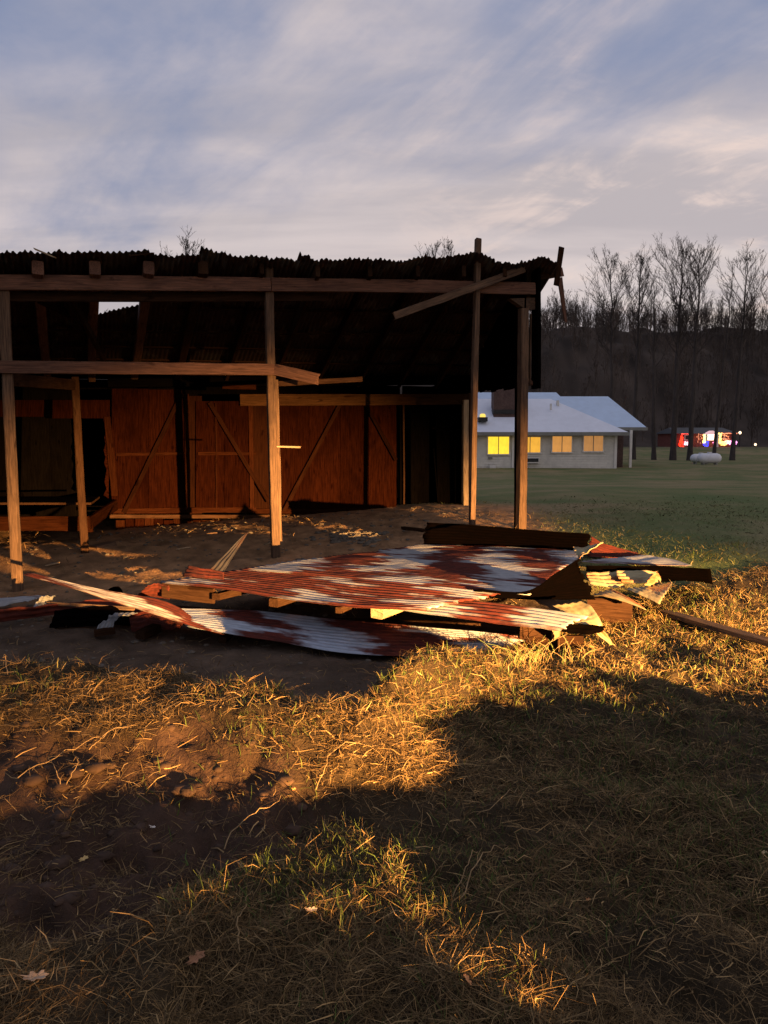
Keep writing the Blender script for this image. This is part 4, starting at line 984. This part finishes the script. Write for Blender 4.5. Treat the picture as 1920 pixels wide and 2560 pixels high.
# a green tuft at the corner of the wreck, long loose stems, fallen leaves
def ribbon(pts, r):
    segs = []
    for i in range(len(pts) - 1):
        segs.append((np.array(pts[i]), np.array(pts[i + 1]), r * .75 * (1 - .6 * i / len(pts)), r * .75 * (1 - .6 * (i + 1) / len(pts)), 4))
    return tubes(segs)
def stem(label, pix, r=.0028, lift=.03, mat=None):
    base = [PG(x, y) for x, y in pix]
    n = len(base); pts = []
    for i, t in enumerate(np.linspace(0, 1, 14)):
        p = crom([tuple(b) for b in base], [t])[0]; p[2] = max(hz(p[0], p[1]) + .012, p[2]) + lift * math.sin(math.pi * t) + random.uniform(-.006, .006); p[:2] += [random.uniform(-.005, .005), random.uniform(-.005, .005)]; pts.append(p)
    v, f = ribbon(pts, r); o0 = Vector(pts[0])
    return tag(mesh('dry_stem', v - np.array(o0), f, mat or M_stem, None, Matrix.Translation(o0)), label, 'stem', 'loose dry stems on the ground')
stem('long pale stem running up over the dirt at left', [(45, 1950), (150, 1905), (250, 1862), (345, 1822)], .0032)
stem('hooked pale stem standing over the dirt track', [(160, 1975), (185, 1962), (196, 1925), (165, 1908)], .003, .05)
stem('short leaning stem left of the hooked one', [(155, 1978), (140, 1940), (122, 1895)], .003, .03)
stem('yellow green stem with a forked end in the foreground', [(560, 2130), (600, 2085), (660, 2040), (705, 1995)], .0040, .03)
stem('long pale stem beside the forked one', [(790, 1978), (815, 1935), (830, 1900), (960, 1868)], .003, .03)
stem('pair of pale stems lying right of centre, the longer', [(1150, 2260), (1190, 2190), (1230, 2150), (1275, 2128)], .0034, .04)
stem('pair of pale stems lying right of centre, the shorter', [(1135, 2250), (1175, 2175), (1198, 2140)], .0030, .04)
stem('upright yellow stem in the green turf at bottom left', [(598, 2390), (597, 2330), (615, 2270), (632, 2232)], .0038, .02)
stem('pale stem curving near the tuft in shade', [(1190, 2040), (1240, 2035), (1290, 2000), (1300, 1990)], .003, .04)
stem('bent weed stalk at the left edge by the dark hollow', [(20, 1690), (15, 1672), (12, 1665), (42, 1655)], .004, .06)
stem('straight pale straw pointing at the dirt bank', [(225, 1880), (265, 1860), (330, 1825)], .0034)
stem('dark twig across the hollow edge right of centre', [(770, 1785), (810, 1788), (850, 1792)], .004, .01, M_bark)
stem('light stem fragment in the middle foreground', [(565, 2180), (610, 2188), (665, 2178)], .003, .02)
tuft = empty('grass_tuft', PG(1355, 1655)); tag(tuft, 'tall green and straw grass tuft at the front corner of the wreck', 'grass tuft')
tv = [[], []]; tf = [[], []]; to = [0, 0]
for i in range(90):
    b = PG(1355 + random.gauss(0, 46), 1662 + random.uniform(-10, 10)); a = random.uniform(0, 6.28); L = random.uniform(.10, .30) * random.random() ** .4; k = random.uniform(.3, 1.0)
    pts = [np.array(b) + np.array([math.cos(a) * k * L * t * t, math.sin(a) * k * L * t * t, L * (t - .35 * k * t * t)]) for t in np.linspace(0, 1, 6)]
    v, f = ribbon(pts, .0034); m_ = i % 2; tv[m_].append(v - np.array(WM[tuft].translation)); tf[m_].append(f + to[m_]); to[m_] += len(v)
for m_, (nm, mt) in enumerate((('green_blades', M_green), ('dry_blades', M_stem))):
    tb_ = mesh(nm, np.concatenate(tv[m_]), np.concatenate(tf[m_]), mt, tuft, Matrix.Translation(WM[tuft].translation)); tb_['kind'] = 'stuff'
def leaf(label, px, py, s_, rot, mat=M_leaf):
    p = PG(px, py) + Vector((0, 0, .022))
    outl = []
    for k in range(22):
        a = k / 22 * 2 * math.pi; rr_ = (.55 + .45 * abs(math.cos(a))) * (1 - .36 * (k % 4 in (1, 2)) * abs(math.sin(a)) ** .3)
        outl.append((math.cos(a) * s_ * rr_, math.sin(a) * s_ * .62 * rr_))
    v = [(0, 0, 0)] + [(x, y, .25 * abs(y) + .12 * abs(x) + random.uniform(-.1, .1) * s_ * .4) for x, y in outl]
    f = [(0, k + 1, (k + 1) % 22 + 1) for k in range(22)]
    v += [(-s_ * 1.35, .003, .012), (-s_ * .5, .003, .003), (-s_ * .5, -.003, .003)]; f.append((23, 24, 25))
    o = mesh('fallen_leaf', v, f, mat, None, Matrix.Translation(p) @ Matrix.Rotation(rot, 4, 'Z') @ Matrix.Rotation(random.uniform(.3, .6), 4, 'X'))
    so = o.modifiers.new('thickness', 'SOLIDIFY'); so.thickness = .001
    return tag(o, label, 'leaf', 'fallen oak leaves')
leaf('brown fallen oak leaf in the turf left of centre at the bottom', 490, 2412, .035, 1.0)
leaf('small pale fallen leaf at bottom left', 92, 2460, .034, .2, basic('pale_leaf', (.34, .25, .18), .7, .2, 20))
leaf('orange fallen leaf near the bottom centre', 1168, 2468, .024, 1.8, basic('orange_leaf', (.50, .24, .10), .7, .2, 20))
leaf('small orange leaf right of the pale stems', 1470, 2264, .012, .5, basic('orange_leaf_small', (.46, .20, .08), .7, .2, 20))
leaf('yellow curled leaf on the dirt track', 210, 2160, .022, 1.1, basic('yellow_leaf', (.46, .33, .14), .7, .2, 20))
leaf('white scrap of leaf on the dirt', 383, 2080, .012, .2, basic('white_leaf', (.6, .55, .5), .7, .1, 20))
leaf('grey leaf in the turf right of the upright stem', 780, 2290, .018, .3, basic('grey_leaf', (.25, .21, .2), .7, .2, 20))
leaf('tiny orange leaf at the foot of the forked stem', 735, 1985, .012, .9, basic('orange_leaf_tiny', (.5, .22, .08), .7, .2, 20))
leaf('pale leaf among straw at the right edge', 1908, 2145, .016, .3, basic('pale_leaf_edge', (.5, .38, .22), .7, .2, 20))

# rubble and splinters on the barn floor
def rock(p, s_):
    v, f = [], []
    for j, (zz, rr_) in enumerate(((0, .8), (.35, 1), (.75, .6))):
        for k in range(6): a = k * math.pi / 3 + j * .4; v.append((math.cos(a) * rr_ * s_ * random.uniform(.7, 1.2), math.sin(a) * rr_ * s_ * random.uniform(.7, 1.2), zz * s_ * .8 * random.uniform(.8, 1.1)))
    for j in range(2):
        for k in range(6): f.append((j * 6 + k, j * 6 + (k + 1) % 6, (j + 1) * 6 + (k + 1) % 6, (j + 1) * 6 + k))
    f.append(tuple(12 + k for k in range(6)))
    return [tuple(np.array(q_) + np.array(p)) for q_ in v], f
RV, RF = [], []
for i in range(1100):
    y = random.uniform(5.0, 13.2); x = random.uniform(-4.8, 1.6)
    if bare(np.array([x]), np.array([y]))[0] < .5: continue
    s_ = random.choice((.012, .016, .02, .03)) * random.uniform(.6, 1.3)
    v, f = rock((x, y, hz(x, y) - .004), s_); o_ = len(RV); RV += v; RF += [tuple(k + o_ for k in q_) for q_ in f]
for i in range(160):
    p = PG(random.gauss(885, 45), random.gauss(1342, 9)); v, f = rock((p.x, p.y, p.z - .01), random.uniform(.02, .06)); o_ = len(RV); RV += v; RF += [tuple(k + o_ for k in q_) for q_ in f]
CV, CF = [], []
for i in range(420):
    x = random.uniform(-2.3, -.2); y = random.uniform(2.1, 3.9)
    if dirt_track(np.array([x]), np.array([y]))[0] < .4: continue
    v, f = rock((x, y, hz(x, y) - .012), random.choice((.012, .02, .03, .045)) * random.uniform(.6, 1.2)); o_ = len(CV); CV += v; CF += [tuple(k + o_ for k in q_) for q_ in f]
cd_ = mesh('soil_clods', CV, CF, basic('red_soil', (.050, .029, .019), .95, .4, 14), smooth=True); cd_['kind'] = 'stuff'; tag(cd_, 'reddish soil clods churned up in the dirt track', 'soil')
rb = mesh('gravel', RV, RF, M_stone); rb['kind'] = 'stuff'; tag(rb, 'pale rubble and crumbs scattered on the earth floor of the barn', 'rubble')
def chip(label, x0, y0, x1, y1, w_=.04, mat=M_pale, h=.012):
    a, b = PG(x0, y0) + Vector((0, 0, .012)), PG(x1, y1) + Vector((0, 0, .02))
    return tag(beam('wood_splinter', a, b, w_, h, mat, jag=(.03, .03)), label, 'splinter', 'wood splinters on the barn floor')
chip('pale splinter on the earth beside the left post', 118, 1416, 147, 1411)
chip('pale chip of board at the foot of the inner post', 235, 1372, 280, 1362, .16, M_post, .05)
chip('thin chip in the middle of the barn floor', 446, 1375, 470, 1372)
chip('small bright chip left of the middle post', 664, 1363, 676, 1361)
chip('long thin splinter near the door bottoms', 520, 1336, 562, 1333, .03, M_post)
chip('short splinter beside the pale rubble', 700, 1320, 740, 1317, .04, M_post)
chip('brown offcut lying on the barn floor at right', 1010, 1322, 1060, 1330, .08, M_old, .04)
